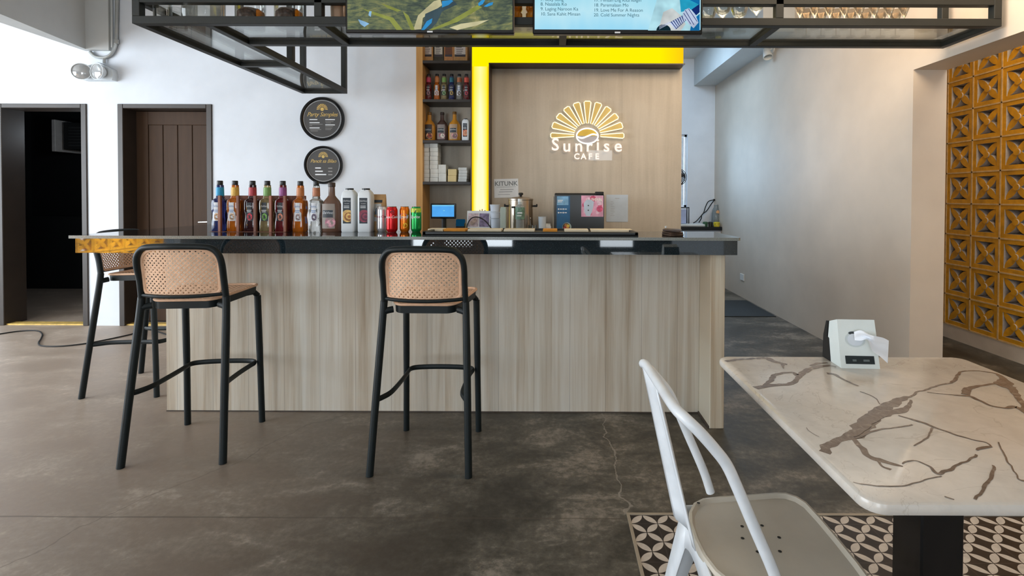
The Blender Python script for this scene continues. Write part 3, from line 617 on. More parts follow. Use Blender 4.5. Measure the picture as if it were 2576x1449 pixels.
# ------------------------------------------------------------------ BAR STOOLS
def make_stool(label):
    t = thing('bar_stool', label, 'stool', (0, 0, 0), 0, 'cane-look bar stools at the bar')
    for s in (-1, 1):                                    # rear leg, straight up into the back hoop
        m = M(); m.tube(catmull([(s*.220, -.215, 0), (s*.207, -.172, .33), (s*.193, -.128, .66), (s*.188, -.118, .76)], 5), [.0165]*5+[.017]*5+[.0165]*6, 12); m.build('leg', black_plastic, t)
    for s in (-1, 1):
        m = M(); m.tube(catmull([(s*.192, .222, 0), (s*.188, .212, .33), (s*.184, .196, .70)], 5), [.0155]*6+[.0165]*5, 12); m.build('leg', black_plastic, t)
    hoop = [(-.188, -.118, .75), (-.186, -.132, .84), (-.187, -.150, .915), (-.178, -.160, .962), (-.150, -.168, .994), (-.105, -.180, 1.003), (0, -.195, 1.006)]
    hoop = hoop+[(-x, y, z) for x, y, z in hoop[-2::-1]]
    m = M(); m.tube(catmull(hoop, 5), .0145, 12, flat=(.95, 1.1)); m.tube(catmull([(-.186, -.124, .772), (-.10, -.152, .768), (0, -.163, .767), (.10, -.152, .768), (.186, -.124, .772)], 5), .0085, 8)
    m.build('back_frame', black_plastic, t)
    # perforated back panel, bowed backwards
    def yb_(x, z): return -.119-.10*max(0, z-.76)**1.0*1.45-.038*(1-(x/.172)**2)
    z0, z1, hw = .776, .990, .171
    def half(z):
        r1, r0 = .075, .022
        if z > z1-r1: return hw-r1+math.sqrt(max(0, r1*r1-(z-(z1-r1))**2))
        if z < z0+r0: return hw-.004-r0+math.sqrt(max(0, r0*r0-(z0+r0-z)**2))
        return hw-.004*(1-(z-z0)/(z1-z0))
    nz, nx = 26, 22; zs = [z0+(z1-z0)*(i/nz) for i in range(nz+1)]; zs[0] += .0004; zs[-1] -= .0006
    for dy in (0,):
        m = M(); grid = [[(half(z)*(2*j/nx-1), z) for j in range(nx+1)] for z in zs]; vs = [(x, yb_(x, z), z) for r in grid for x, z in r]; uvs = [q for r in grid for q in r]
        fs = [(i*(nx+1)+j, i*(nx+1)+j+1, (i+1)*(nx+1)+j+1, (i+1)*(nx+1)+j) for i in range(nz) for j in range(nx)]
        base = len(m.f); m.add(vs, fs, 0)
        for k_, f in enumerate(fs): m.uv[base+k_] = [uvs[q] for q in f]
    rim = [(half(z), z) for z in zs]+[(-half(z), z) for z in reversed(zs)]; rim3 = [(x, yb_(x, z), z) for x, z in rim]
    m.tube(rim3, .0062, 8, 1, closed=True, flat=(1.3, .9)); m.build('back_panel', [tan_perf, tan_plastic], t, recalc=False)
    # seat
    out = []
    for x, y in rrect(.375, .345, [.05, .05, .05, .05], 6): out.append(((x*(1-.10*(1-(y+.17)/.34)) if y < .17 else x), y+.045))
    out = [((x*(.84+.16*min(1, max(0, (y+.13)/.28)))), y) for x, y in out]
    def zseat(x, y): return .742+.008*((x/.18)**2)+.012*max(0, (y-.04)/.18)
    m = M(); cx, cy = 0, .045; rings = []
    for k_ in range(9): s_ = 1-k_/8*.98; rings.append([(cx+(x-cx)*s_, cy+(y-cy)*s_) for x, y in out])
    n = len(out); vs = [(x, y, zseat(x, y)) for r in rings for x, y in r]; uvs = [q for r in rings for q in r]
    fs = [(i*n+j, i*n+(j+1) % n, (i+1)*n+(j+1) % n, (i+1)*n+j) for i in range(8) for j in range(n)]+[tuple(8*n+j for j in range(n))]
    m.add(vs, fs, 0)
    for k_, f in enumerate(fs): m.uv[k_] = [uvs[q] for q in f]
    m.tube([(x, y, zseat(x, y)) for x, y in out], .0065, 8, 1, closed=True, flat=(1, 1.3)); m.build('seat', [tan_perf, tan_plastic], t, recalc=False)
    m = M(); o2 = [(x*1.0, .045+(y-.045)*1.0) for x, y in out]; i2 = [(x*.90, .045+(y-.045)*.90) for x, y in out]
    vs = [(x, y, zseat(x, y)-.007) for x, y in o2]+[(x*.985, y, zseat(x, y)-.040) for x, y in o2]+[(x, y, zseat(x, y)-.040) for x, y in i2]+[(x, y, zseat(x, y)-.007) for x, y in i2]
    m.add(vs, [(r*n+j, r*n+(j+1) % n, ((r+1) % 4)*n+(j+1) % n, ((r+1) % 4)*n+j) for r in range(4) for j in range(n)])
    for s in (-1, 1): m.tube(catmull([(s*.192, -.126, .708), (s*.176, -.118, .714), (s*.150, -.105, .718)], 4), .014, 10, flat=(1.1, .9)); m.tube([(s*.182, .20, .70), (s*.170, .185, .722), (s*.15, .15, .722)], .015, 10)
    m.build('seat_frame', black_plastic, t)
    lp = [(-.204, -.170, .323), (-.186, -.140, .323), (-.165, -.085, .326), (-.160, .04, .330), (-.163, .150, .332), (-.166, .198, .333), (-.145, .226, .333), (-.08, .240, .333), (0, .244, .333)]
    lp = lp+[(-x, y, z) for x, y, z in lp[-2::-1]]
    m = M(); m.tube(catmull(lp, 5), .0105, 10, flat=(1.25, .85), up=(0, 0, 1)); m.build('footrest', black_plastic, t)
    return t
s1 = make_stool('black and cane-look bar stool in the middle of the bar front, angled slightly towards the viewer')
s1['label'] = 'bar stool standing alone near the middle of the pale bar front'
s1.location = (-.583, 2.403, 0); s1.rotation_euler = (0, 0, math.radians(-1))
s2 = copy_tree(s1); s2.location = (-1.762, 2.484, 0); s2.rotation_euler = (0, 0, math.radians(5.5)); s2['label'] = 'bar stool in front of the left part of the bar, turned slightly'
s3 = copy_tree(s1); s3.location = (-2.655, 3.245, 0); s3.rotation_euler = (0, 0, math.radians(-90)); s3['label'] = 'bar stool seen from the side at the left end of the counter'
# ------------------------------------------------------------------ MARBLE TABLE
TZ = .75; cnr = [PZ(1812, 897, TZ)]
tx0, tx1, ty0, ty1 = .508, 1.262, .792, 1.535
t = thing('dining_table', 'square white marble table with brown veins on a black post', 'table', ((tx0+tx1)/2, (ty0+ty1)/2, 0))
cx, cy = (tx0+tx1)/2, (ty0+ty1)/2; w_, d_ = tx1-tx0, ty1-ty0
m = M(); prof = [(.007, -.022), (.002, -.020), (0, -.015), (0, -.008), (.002, -.003), (.007, 0)]
rings = [[(x, y, TZ+dz) for x, y in rrect(w_-2*o, d_-2*o, .034-o*.8, 6)] for o, dz in prof]; n = len(rings[0])
m.add([q for r in rings for q in r], [(i*n+j, i*n+(j+1) % n, (i+1)*n+(j+1) % n, (i+1)*n+j) for i in range(len(rings)-1) for j in range(n)]+[tuple(range(n))[::-1], tuple((len(rings)-1)*n+j for j in range(n))])
mtop = m
VE = [([(1100,802),(1150,748),(1210,708),(1290,684),(1340,640),(1400,580),(1470,530),(1560,482),(1602,472)], [28,34,30,44,54,48,40,22,8]),
 ([(1385,600),(1430,580),(1480,562),(1560,545),(1600,522),(1606,490)], [20,28,32,26,14,6]), ([(1288,690),(1330,742),(1370,790),(1420,815),(1500,835),(1560,850)], [14,20,22,26,20,8]),
 ([(1420,815),(1450,850),(1500,872)], [10,8,14]),
 ([(585,282),(650,272),(740,266),(820,262),(865,282),(930,296)], [16,16,16,22,20,14]), ([(905,290),(912,318)], [14,4]), ([(800,412),(840,385),(870,352),(960,340),(1000,354),(1060,318),(1150,303),(1200,310)], [12,18,16,12,22,20,16,10]),
 ([(735,428),(850,410),(950,400),(1000,358)], [26,20,18,16]), ([(1060,305),(1100,292),(1150,288)], [10,14,10]), ([(1150,345),(1190,350),(1230,375),(1320,415)], [16,14,8,10]), ([(1330,445),(1400,470),(1440,515)], [4,4,3]),
 ([(1600,474),(1650,445),(1700,430),(1770,408),(1840,390),(1862,352),(1900,332),(2050,342),(2110,378),(2122,412),(2160,435),(2200,490),(2240,570)], [8,6,6,6,9,8,5,7,22,44,22,16,12]),
 ([(1690,448),(1800,460),(1910,468),(1955,482),(2040,520),(2120,535),(2180,530),(2240,570)], [4,4,12,13,9,10,16,8]), ([(1908,462),(1918,430),(2000,410),(2090,402)], [22,18,8,8]),
 ([(1540,575),(1640,605),(1740,640),(1880,690),(2020,725),(2045,748)], [6,12,10,7,5,4]), ([(1722,640),(1700,690),(1620,740)], [6,5,4]), ([(1310,700),(1400,660),(1500,646),(1615,625)], [10,8,5,6]), ([(1300,690),(1350,660),(1400,618),(1480,575)], [6,5,5,4]),
 ([(1560,840),(1620,820),(1700,850),(1760,892),(1850,850),(1920,820),(1965,790)], [6,5,6,12,8,6,7]), ([(1290,940),(1400,958),(1560,960),(1650,935),(1770,905)], [4,4,5,4,4]), ([(2060,850),(2030,930),(1970,1020),(1860,1105)], [7,9,8,5]),
 ([(1790,1020),(1900,1045),(2050,1060),(2220,1085)], [4,6,9,26]), ([(2080,720),(2130,820),(2190,915),(2240,935)], [4,4,4,8]), ([(1965,765),(2000,750),(2045,745)], [8,10,6]), ([(1030,640),(1060,670),(1105,692)], [2,2,2]), ([(570,262),(585,284)], [26,18])]
m = mtop
for vi, (pts, wd_) in enumerate(VE):
    P = []
    for (zx, zy), ww in zip(pts, wd_):
        q = PZ(1550+zx/2.1657, 780+zy/2.1657, TZ); d = math.sqrt((q.x)**2+q.y**2+.49**2); P.append((q.x, q.y, ww/2.1657*d/F*.66))
    C3 = catmull(P, 7); L, R = [], []
    for i, c in enumerate(C3):
        a, b = C3[max(i-1, 0)], C3[min(i+1, len(C3)-1)]; tx, ty = b.x-a.x, b.y-a.y; ln = math.hypot(tx, ty) or 1; nx_, ny_ = -ty/ln, tx/ln
        w = max(.0006, c.z); k1, k2 = (1+.45*noise.noise(Vector((c.x*60, c.y*60, 1)))), (1+.45*noise.noise(Vector((c.x*60, c.y*60, 9))))
        jx, jy = .004*noise.noise(Vector((c.x*45, c.y*45, 3))), .004*noise.noise(Vector((c.x*45, c.y*45, 5)))
        L.append((c.x+nx_*w*k1+jx, c.y+ny_*w*k1+jy)); R.append((c.x-nx_*w*k2+jx, c.y-ny_*w*k2+jy))
    inside = lambda p: tx0+.007 < p[0] < tx1-.007 and ty0+.007 < p[1] < ty1-.007
    for i in range(len(C3)-1):
        q = [L[i], L[i+1], R[i+1], R[i]]
        if all(inside(p) for p in q): m.add([(x-cx, y-cy, TZ+.0002+.00004*vi) for x, y in q], [(0, 1, 2, 3)], 1)
m.build('tabletop', [marble, vein], t)
m = M(); m.box(-.049, .049, -.049, .049, .03, TZ-.028, bev=.004); m.build('post', gloss_black, t)
m = M(); m.box(-.15, .15, -.15, .15, TZ-.028, TZ-.022); m.build('mounting_plate', matte_black, t)
m = M(); m.box(-.27, .27, -.05, .05, 0, .03, bev=.006); m.box(-.05, .05, -.27, -.05, 0, .03, bev=.006); m.box(-.05, .05, .05, .27, 0, .03, bev=.006); m.build('base', matte_black, t)
# ------------------------------------------------------------------ TISSUE DISPENSER (stands on the table)
A, B = PZ(2118, 927, TZ), PZ(2212, 927, TZ); wd_ = B.x-A.x; yd = A.y
t = thing('tissue_dispenser', 'white table-top tissue dispenser with a black back standing on the marble table', 'dispenser', ((A.x+B.x)/2, yd, TZ), math.radians(-3))
h_ = .134; hw_ = wd_/2
def bodyf(sx): return [(sx*hw_, 0, 0), (sx*hw_, .008, .03), (sx*hw_, .015, .07), (sx*hw_*.98, .030, h_), (sx*hw_*.98, .075, h_-.016), (sx*hw_, .080, .06), (sx*hw_, .078, 0)]
m = M(); l, r = bodyf(-1), bodyf(1); n = len(l); m.add(l+r, [tuple(range(n)), tuple(range(n, 2*n))[::-1]]+[(i, (i+1) % n, n+(i+1) % n, n+i) for i in range(n)]); m.build('shell', pm('dispenser_white', (226, 234, 232), .35, var=.02), t, smooth=50)
m = M(); bk = [(-hw_-.002, .060, 0), (-hw_-.002, .072, h_*.5), (-hw_-.002, .082, h_*.52), (-hw_-.002, .078, h_-.016), (-hw_-.002, .088, h_-.018), (-hw_-.002, .104, .07), (-hw_-.002, .108, 0)]; m.prism(bk, (wd_+.004, 0, 0)); m.build('back_cover', matte_black, t)
PTS = [(0, 0), (.03, .008), (.07, .015), (h_, .030)]
def fy(z):
    for (z0, q0), (z1, q1) in zip(PTS, PTS[1:]):
        if z <= z1: return q0+(q1-q0)*(z-z0)/(z1-z0)
    return .030
m = M()
def fq(xa, xb, za, zb, mi, o): m.poly([(hw_*xa, fy(za)-o, za), (hw_*xb, fy(za)-o, za), (hw_*xb, fy(zb)-o, zb), (hw_*xa, fy(zb)-o, zb)], mi)
fq(-.74, .76, .012, .030, 0, .0008); fq(-.74, .76, .030, .034, 0, .0008); fq(-.38, -.18, .019, .0245, 1, .0014); fq(.18, .5, .019, .0245, 1, .0014)
m.build('name_plate', [pm('plate_black', (26, 36, 38), .3), pm('plate_grey', (96, 106, 106), .5)], t, recalc=False)
m = M(); ex, ez = -.0075, .079
for rr, mi, o in ((1, 0, .0008), (.80, 1, .0012)): m.add([(ex+.0285*rr*math.cos(2*PI*i/28), fy(ez+.021*rr*math.sin(2*PI*i/28))-o, ez+.021*rr*math.sin(2*PI*i/28)) for i in range(28)], [tuple(range(28))], mi)
m.add([(ex-.006+.012*math.cos(2*PI*i/18), fy(.098+.004*math.sin(2*PI*i/18))-.0016, .0965+.0045*math.sin(2*PI*i/18)) for i in range(18)], [tuple(range(18))], 2)
m.build('slot', [pm('slot_edge', (200, 210, 212), .5), pm('slot_tissue', (214, 222, 230), .8), pm('slot_dark', (50, 58, 62), .6)], t, recalc=False)
U = catmull([Vector((x, y, 0)) for x, y in ((2148,835), (2166,831), (2188,842), (2205,846), (2222,850), (2236,857))], 4); L = catmull([Vector((x, y, 0)) for x, y in ((2150,856), (2166,857), (2183,855), (2194,882), (2214,897), (2233,914))], 4)
m = M(); v_ = 8; vs = []
for i in range(len(U)):
    a = i/(len(U)-1)
    for j in range(v_+1):
        b = j/v_; q = U[i].lerp(L[i], b); out_ = .004+.030*min(1, a*2)-.008*a+.007*math.sin(b*PI*2.2+a*2)*min(1, a*3)
        vs.append(PY(q.x, q.y, yd+fy(.08)-out_+.018*(1-min(1, a*2))*0))
m.add(vs, [(i*(v_+1)+j, (i+1)*(v_+1)+j, (i+1)*(v_+1)+j+1, i*(v_+1)+j+1) for i in range(len(U)-1) for j in range(v_)])
tis = m.build('tissue', pm('soft_tissue', (236, 240, 246), .85, var=.02), None, recalc=False, smooth=60)
tag(tis, 'white paper tissue pulled out of the slot of the dispenser', 'tissue')
# ------------------------------------------------------------------ WHITE METAL CHAIR
wpaint = pm('white_chair_paint', (226, 230, 234), .35, var=.04, scale=12); wseat = pm('shaded_seat_paint', (196, 188, 174), .32, var=.05, scale=5)  # seat colour is the chair paint with the shade of its top painted in
SZ, yc = .45, 1.143
t = thing('metal_chair', 'white painted metal chair with an open hoop back pulled up to the marble table', 'chair', (0, 0, 0))
half_w = lambda x: .158+.032*min(1, max(0, (x-.36)/.30))
prof = [(.333, 0), (.336, .055), (.347, .100), (.368, .135), (.398, .155), (.44, .163), (.52, .172), (.60, .182), (.628, .181), (.650, .166), (.662, .140), (.666, .08), (.667, 0)]
out = [(x, yc+y) for x, y in prof]+[(x, yc-y) for x, y in reversed(prof[1:-1])]
ccx, ccy = .50, yc
def ring(s_, z): return [(ccx+(x-ccx)*s_, ccy+(y-ccy)*s_, z) for x, y in out]
m = M(); rs = [ring(.985, SZ-.030), ring(1.0, SZ-.024), ring(1.008, SZ-.006), ring(1.0, SZ), ring(.965, SZ+.001), ring(.925, SZ-.008), ring(.6, SZ-.010), ring(.3, SZ-.0105), ring(.02, SZ-.0105)]; n = len(out)
m.add([q for r in rs for q in r], [(i*n+j, i*n+(j+1) % n, (i+1)*n+(j+1) % n, (i+1)*n+j) for i in range(len(rs)-1) for j in range(n)]+[tuple((len(rs)-1)*n+j for j in range(n))]); m.build('seat', wseat, t)
m = M()
for q in ((1867,1324), (1917,1322), (1960,1352), (1962,1387), (1906,1388), (1868,1354), (1757,1276)):
    p = PZ(q[0], q[1], SZ-.010); m.disc((p.x, p.y, SZ-.0097 if q[0] > 1800 else SZ+.0014), .0042, 'z', 12)
m.build('drain_holes', matte_black, t, recalc=False)
near = [PY(1968, 1500, .966)]+[PY(x, y, .966) for x, y in ((1944,1435), (1894,1319), (1857,1232), (1829,1171), (1799,1131), (1760,1087))]
near[0].z = .452
hoop = near+[Vector(q) for q in ((.264, .980, .803), (.252, 1.02, .808), (.249, 1.143, .806), (.243, 1.27, .808), (.240, 1.305, .802))]+[Vector((p.x-.028, 1.322, p.z)) for p in reversed(near)]
m = M(); m.tube(catmull(hoop, 5), .0115, 12); m.build('back_hoop', wpaint, t)
m = M(); cols = 8; vs = []; RW = 10; TL, TR, BL, BR = (Vector(q) for q in ((.243, 1.288, .803), (.250, 1.14, .801), (.306, 1.200, .468), (.330, 1.100, .452)))
for i in range(RW+1):
    a = i/RW
    for j in range(cols+1):
        b = j/cols; p = TL.lerp(TR, b).lerp(BL.lerp(BR, b), a**.9); e = abs(2*b-1); p.x += -.007 if e > .7 else (.006 if e < .5 else 0); vs.append(p)
m.add(vs, [(i*(cols+1)+j, i*(cols+1)+j+1, (i+1)*(cols+1)+j+1, (i+1)*(cols+1)+j) for i in range(RW) for j in range(cols)])
sl = m.build('back_splat', wpaint, t, recalc=False, smooth=25); md = sl.modifiers.new('thick', 'SOLIDIFY'); md.thickness = .003
# skirt below the seat with an arch at the back, then four splayed channel legs
def leg(top, foot, wt, wb, inx, iny):
    m = M(); a, b = Vector(top), Vector(foot); vs = []
    for i in range(7):
        k_ = i/6; c = a.lerp(b, k_); w = wt+(wb-wt)*k_; vs += [c+Vector((inx*w, 0, 0)), c+Vector((inx*w*.5, -iny*.004, 0)), c, c+Vector((-inx*.004, iny*w*.5, 0)), c+Vector((0, iny*w, 0))]
    m.add(vs, [(i*5+j, i*5+j+1, (i+1)*5+j+1, (i+1)*5+j) for i in range(6) for j in range(4)])
    m.box(foot[0]-.008, foot[0]+.014*max(inx, 0)+.008, foot[1]-.008, foot[1]+.008, 0, .012, bev=.002)
    o = m.build('leg', wpaint, t, recalc=False); md = o.modifiers.new('thick', 'SOLIDIFY'); md.thickness = .003; return o
leg((.342, yc+.140, .438), (.270, yc+.215, .004), .085, .028, 1, -1); leg((.342, yc-.140, .438), (.270, yc-.215, .004), .085, .028, 1, 1)
leg((.658, yc+.165, .438), (.715, yc+.215, .004), .08, .028, -1, -1); leg((.658, yc-.165, .438), (.715, yc-.215, .004), .08, .028, -1, 1)
def apron(p0, p1, h0, hm):
    m = M(); a, b = Vector(p0), Vector(p1); vs = []; n_ = 14
    for i in range(n_+1):
        k_ = i/n_; c = a.lerp(b, k_); drop = hm+(h0-hm)*abs(2*k_-1)**2.6; o_ = (Vector((-.02, 0, 0)) if abs(p0[0]-p1[0]) < .01 and p0[0] < .5 else Vector((0, 0, 0)))
        vs += [c, c+o_*(drop/.1)*.6+Vector((0, 0, -drop))]
    m.add(vs, [(2*i, 2*i+2, 2*i+3, 2*i+1) for i in range(n_)]); o = m.build('apron', wpaint, t, recalc=False); md = o.modifiers.new('thick', 'SOLIDIFY'); md.thickness = .003
apron((.339, yc+.145, .440), (.339, yc-.145, .440), .16, .045); apron((.40, yc-.160, .440), (.64, yc-.172, .440), .10, .03); apron((.40, yc+.160, .440), (.64, yc+.172, .440), .10, .03); apron((.662, yc-.15, .440), (.662, yc+.15, .440), .10, .03)
# ------------------------------------------------------------------ floor cable
pts = [PZ(x, y, .006) for x, y in ((-60,850), (0,840), (50,833), (92,832), (106,840), (103,852), (97,863), (106,870), (150,871), (210,865), (270,854), (330,841), (380,829))]; pts.append(Vector((xl-.02, 3.62, .006)))
m = M(); m.tube(catmull(pts, 6), .0055, 8); tag(m.build('floor_cable', matte_black), 'thin black cable lying in a loose bend on the floor at left', 'cable')
# ------------------------------------------------------------------ BACKDROP behind the bar
fx0, fx1 = XY(1048, YF), XY(1713, YF); nx0, nx1 = XY(1064, YF), XY(1184, YF); YN = YF+.24
m = M(); m.box(nx1, fx1, YF, YW+.15, 0, ZC); m.box(nx0, nx1, YN, YW+.15, 0, ZC)
struct(m, 'wall_backdrop', feature, 'taupe cement board backdrop panel behind the bar carrying the neon sign', 'wall', smooth=0)
m = M(); m.box(fx0, nx0, YF-.01, YW-.002, 0, 3.2); struct(m, 'trim_4', niche_wood, 'honey-coloured wood board edging the left side of the bottle niche', 'trim')
shelf_m = pm('dark_shelf_board', (44, 37, 32), .45, var=.1, scale=8); SH = {}
for k, py in (('a', 152), ('b', 249.5), ('c', 352.5), ('d', 457)):
    z = ZY(py, YF-.01, 1120); SH[k] = z; m = M(); m.box(nx0+.001, nx1-.0, YF-.012, YN-.001, z-.026, z, bev=.002); tag(m.build('wall_shelf', shelf_m), 'dark niche shelf board carrying '+{'a': 'the coffee boxes', 'b': 'the six small syrup bottles', 'c': 'the sauce bottles', 'd': 'the stacked cartons'}[k], 'shelf', 'dark shelf boards in the wall niche')
# light box: inverted L of backlit yellow acrylic
YL = 4.24
def mat_light():
    s = N('backlit_yellow_acrylic'); sp = s.n('SeparateXYZ'); s.l(s.coord(), sp.inputs[0])
    cx_ = (XY(1187, YL)+XY(1229, YL))/2; cz_ = ZY(138, YL)
    dv = s.math('ABSOLUTE', s.math('SUBTRACT', sp.outputs[0], cx_)); dh = s.math('ABSOLUTE', s.math('SUBTRACT', sp.outputs[2], cz_))
    vfac = s.math('MULTIPLY', s.math('LESS_THAN', sp.outputs[2], cz_-.10), 1.0)
    core = s.math('SUBTRACT', 1.0, s.math('MINIMUM', s.math('DIVIDE', dv, .06), 1.0)); n = s.noise(s.mapping(s.coord(), (1, 1, 1.6)), 2.2, 2)
    low = s.n('MapRange'); s.l(sp.outputs[2], low.inputs[0]); low.inputs[1].default_value = 2.2; low.inputs[2].default_value = 1.2; low.inputs[3].default_value = .35; low.inputs[4].default_value = 1
    glow = s.math('MULTIPLY', s.math('MULTIPLY', core, vfac), s.math('MULTIPLY', low.outputs[0], s.math('ADD', .6, n)))
    col = s.mix(s.math('MINIMUM', s.math('MULTIPLY', glow, 1.7), 1.0), lin((255, 238, 0)), lin((255, 251, 200)))
    edge = s.math('MULTIPLY', vfac, s.math('GREATER_THAN', dv, .058)); endr = s.n('MapRange'); s.l(sp.outputs[0], endr.inputs[0]); endr.inputs[1].default_value = .90; endr.inputs[2].default_value = 1.12; endr.inputs[3].default_value = 0; endr.inputs[4].default_value = .8
    col = s.mix(s.math('ADD', s.math('MULTIPLY', edge, .6), endr.outputs[0]), col, lin((255, 186, 20)))
    e = s.n('Emission', i_Strength=1.05); s.l(col, e.inputs[0]); return s.done(e.outputs[0])
lbm = mat_light(); lx0, lx1, lx2 = XY(1187, YL), XY(1229, YL), XY(1716, YL); zt_, zb_ = ZY(84, YL), ZY(159, YL, 1500); zv = .84
t = thing('light_box', 'glowing yellow L-shaped light box framing the backdrop above the bar', 'light box', (0, 0, 0))
m = M(); m.box(lx0, lx1, YL, YF-.002, zv, zb_); m.build('vertical_panel', lbm, t)
m = M(); m.box(lx0, lx2, YL, YF-.002, zb_, zt_); m.build('horizontal_panel', lbm, t)
trim = pm('dark_brown_trim', (58, 40, 22), .4, var=.1)
m = M(); m.box(lx1, XY(1720, YL), YL-.006, YF-.001, zb_-.010, zb_-.0005, bev=.001); m.box(lx1+.0005, lx1+.008, YL-.004, YF-.001, zv, zb_-.010); m.box(lx0-.010, lx0-.0005, YL-.004, YF-.001, zv, zt_); m.build('edge_trim', trim, t)
# neon sign on clear acrylic
YS = 4.372
c0 = PY(1477.5, 341, YS); px2m = YS/F
t = thing('neon_sign', 'glowing sunrise neon sign lettered Sunrise Cafe on clear acrylic', 'neon sign', (0, 0, 0))
a, b = PY(1381, 403, YF-.02), PY(1568, 253, YF-.02)
m = M(); m.poly([(a.x, YF-.022, a.z), (b.x, YF-.022, a.z), (b.x, YF-.022, b.z), (a.x, YF-.022, b.z)]); m.build('acrylic_backing', glassy('sign_acrylic', (255, 255, 255), base=.04, tint=1.0, flat=True), t)
neon = em('warm_white_neon', (255, 236, 196), 1.6); neon2 = em('white_neon', (255, 246, 236), 1.7)
m = M(); m2 = M(); RX, RY = 1.07, 1.0
for i in range(11):
    an = PI*i/10; ca, sa = math.cos(an), math.sin(an); ro, ri, wo, wi = 86*px2m, 31*px2m, 8.2*px2m, 2.7*px2m
    if i in (0, 10): wo *= .8
    L = [(ri, -wi), (ro-3*px2m, -wo), (ro, -wo+3*px2m), (ro, wo-3*px2m), (ro-3*px2m, wo), (ri, wi)]
    pts = [(c0.x+(r*ca-w*sa)*RX, YS, c0.z+(r*sa+w*ca)*RY) for r, w in L]; m.tube(pts, 1.25*px2m, 8, closed=True); m2.poly([(x, YF-.026, z) for x, y, z in pts])
m.build('sun_ray_tube', neon, t); m2.build('ray_fill', pm('amber_ray_film', (214, 186, 110), .5), t, recalc=False)
m = M(); bx, by = 27*px2m, 19*px2m
m.tube([(c0.x+bx*math.cos(2*PI*i/40), YS, c0.z-.004+by*math.sin(2*PI*i/40)) for i in range(40)], 1.7*px2m, 8, closed=True)
m.tube(catmull([(c0.x-bx*.94, YS, c0.z-.010), (c0.x-bx*.5, YS, c0.z-.022), (c0.x, YS, c0.z-.006), (c0.x+bx*.5, YS, c0.z+.012), (c0.x+bx*.94, YS, c0.z+.004)], 6), 1.9*px2m, 8); m.build('coffee_bean_tube', neon2, t)
m = M(); lowp = [(c0.x+bx*.9*math.cos(PI+PI*i/16), YF-.0262, c0.z-.006+by*.9*math.sin(PI+PI*i/16)) for i in range(17)]; m.poly(lowp, 0); m.poly([(x, y, 2*(c0.z-.004)-z) for x, y, z in lowp], 1); m.build('bean_fill', [pm('bean_grey', (176, 172, 176), .5), pm('bean_gold', (220, 184, 70), .5)], t, recalc=False)
m = M(); nlm = em('pink_white_neon', (255, 228, 214), 1.35)
for (ch, px, py, sz) in zip('Sunrise', (1397, 1426, 1456, 1482, 1504, 1526, 1555), (367, 370, 370, 370, 367, 370, 370), [42]*7):
    p = PY(px, py-2, YS); m = M(); m.text(ch, front(p.x, YS, p.z), sz*px2m*1.02, 0, bold=.015); m.build('letter', nlm, t, recalc=False)
for ch, px in zip('CAFE', (1451, 1468, 1485, 1502)):
    p = PY(px, 394, YS); m = M(); m.text(ch, front(p.x, YS, p.z), 20*px2m, 0, bold=.03); m.build('letter', nlm, t, recalc=False)
# ---- things in the niche
def nx(px): return XY(px, YF+.09)
yn = YF+.10
pouches = [(1078, 26, (190, 146, 96), (216, 206, 200), 'kraft coffee box with a white label, leftmost on the top niche shelf'), (1105, 26, (62, 58, 46), (196, 190, 180), 'dark olive coffee box with white lines on the top niche shelf'),
           (1130, 24, (186, 130, 82), (112, 66, 38), 'brown coffee box with a pale side edge on the top niche shelf'), (1159, 36, (184, 138, 86), (206, 196, 190), 'wide kraft coffee box, rightmost on the top niche shelf')]
for px, wpx, c1, c2, lb in pouches:
    w = wpx*yn/F/2*.97; x = nx(px); h = .19; t = thing('coffee_box', lb, 'box', (x, yn, SH['a']), 0, 'coffee boxes on the top niche shelf')
    m = M(); m.box(-w, w, -.03, .05, 0, h, bev=.003); m.build('carton', pm('carton_%d' % px, c1, .7, var=.08, scale=30), t)
    m = M(); yy = -.0308; m.poly([(-w*.82, yy, .055), (w*.72, yy, .055), (w*.72, yy, .165), (-w*.82, yy, .165)], 0)
    m.poly([(-w*.82, yy-.0004, .055), (w*.72, yy-.0004, .055), (w*.72, yy-.0004, .075), (-w*.82, yy-.0004, .075)], 1)
    for j in range(4): m.poly([(-w*.6, yy-.0004, .085+j*.017), (w*(.2+.1*(j % 3)), yy-.0004, .085+j*.017), (w*(.2+.1*(j % 3)), yy-.0004, .09+j*.017), (-w*.6, yy-.0004, .09+j*.017)], 1)
    m.build('label', [pm('box_label_%d' % px, c2, .6), ink_dark], t, recalc=False)
GN = 'syrup bottles in the wall niche'
for px, lq, wr, dk, sp, lb in ((1078, 'red', 'pink', True, (170, 120, 130), 'dark red syrup bottle with a pink neck, leftmost in the niche row'), (1099, 'amber', 'copper', False, (190, 140, 130), 'amber syrup bottle with an orange neck in the niche row'), (1117, 'gold', 'green', True, (150, 190, 130), 'golden syrup bottle with a light green neck in the niche row'),
        (1136, 'blue', 'teal', True, (210, 170, 100), 'dark syrup bottle with a teal neck in the niche row'), (1155, 'clear', 'rust', False, (90, 80, 80), 'clear syrup bottle with a tan neck in the niche row'), (1173, 'red', 'coral', True, (226, 70, 90), 'red syrup bottle with a coral neck, rightmost in the niche row')):
    syrup(lb, lq, wr, dk, sp, (nx(px), yn, SH['b']), GN, h=.245, w=.0265)
GS = 'sauce bottles in the wall niche'
sauce('golden brown sauce bottle at the left end of the niche shelf', (nx(1080), yn, SH['c']), (190, 128, 40), [(60, 44, 40), (220, 160, 110), (150, 60, 40)], GS, .90)
sauce('dark brown sauce bottle between two golden ones in the niche', (nx(1112), yn, SH['c']), (70, 48, 44), [(140, 130, 128), (150, 80, 100), (200, 190, 180)], GS, .90)
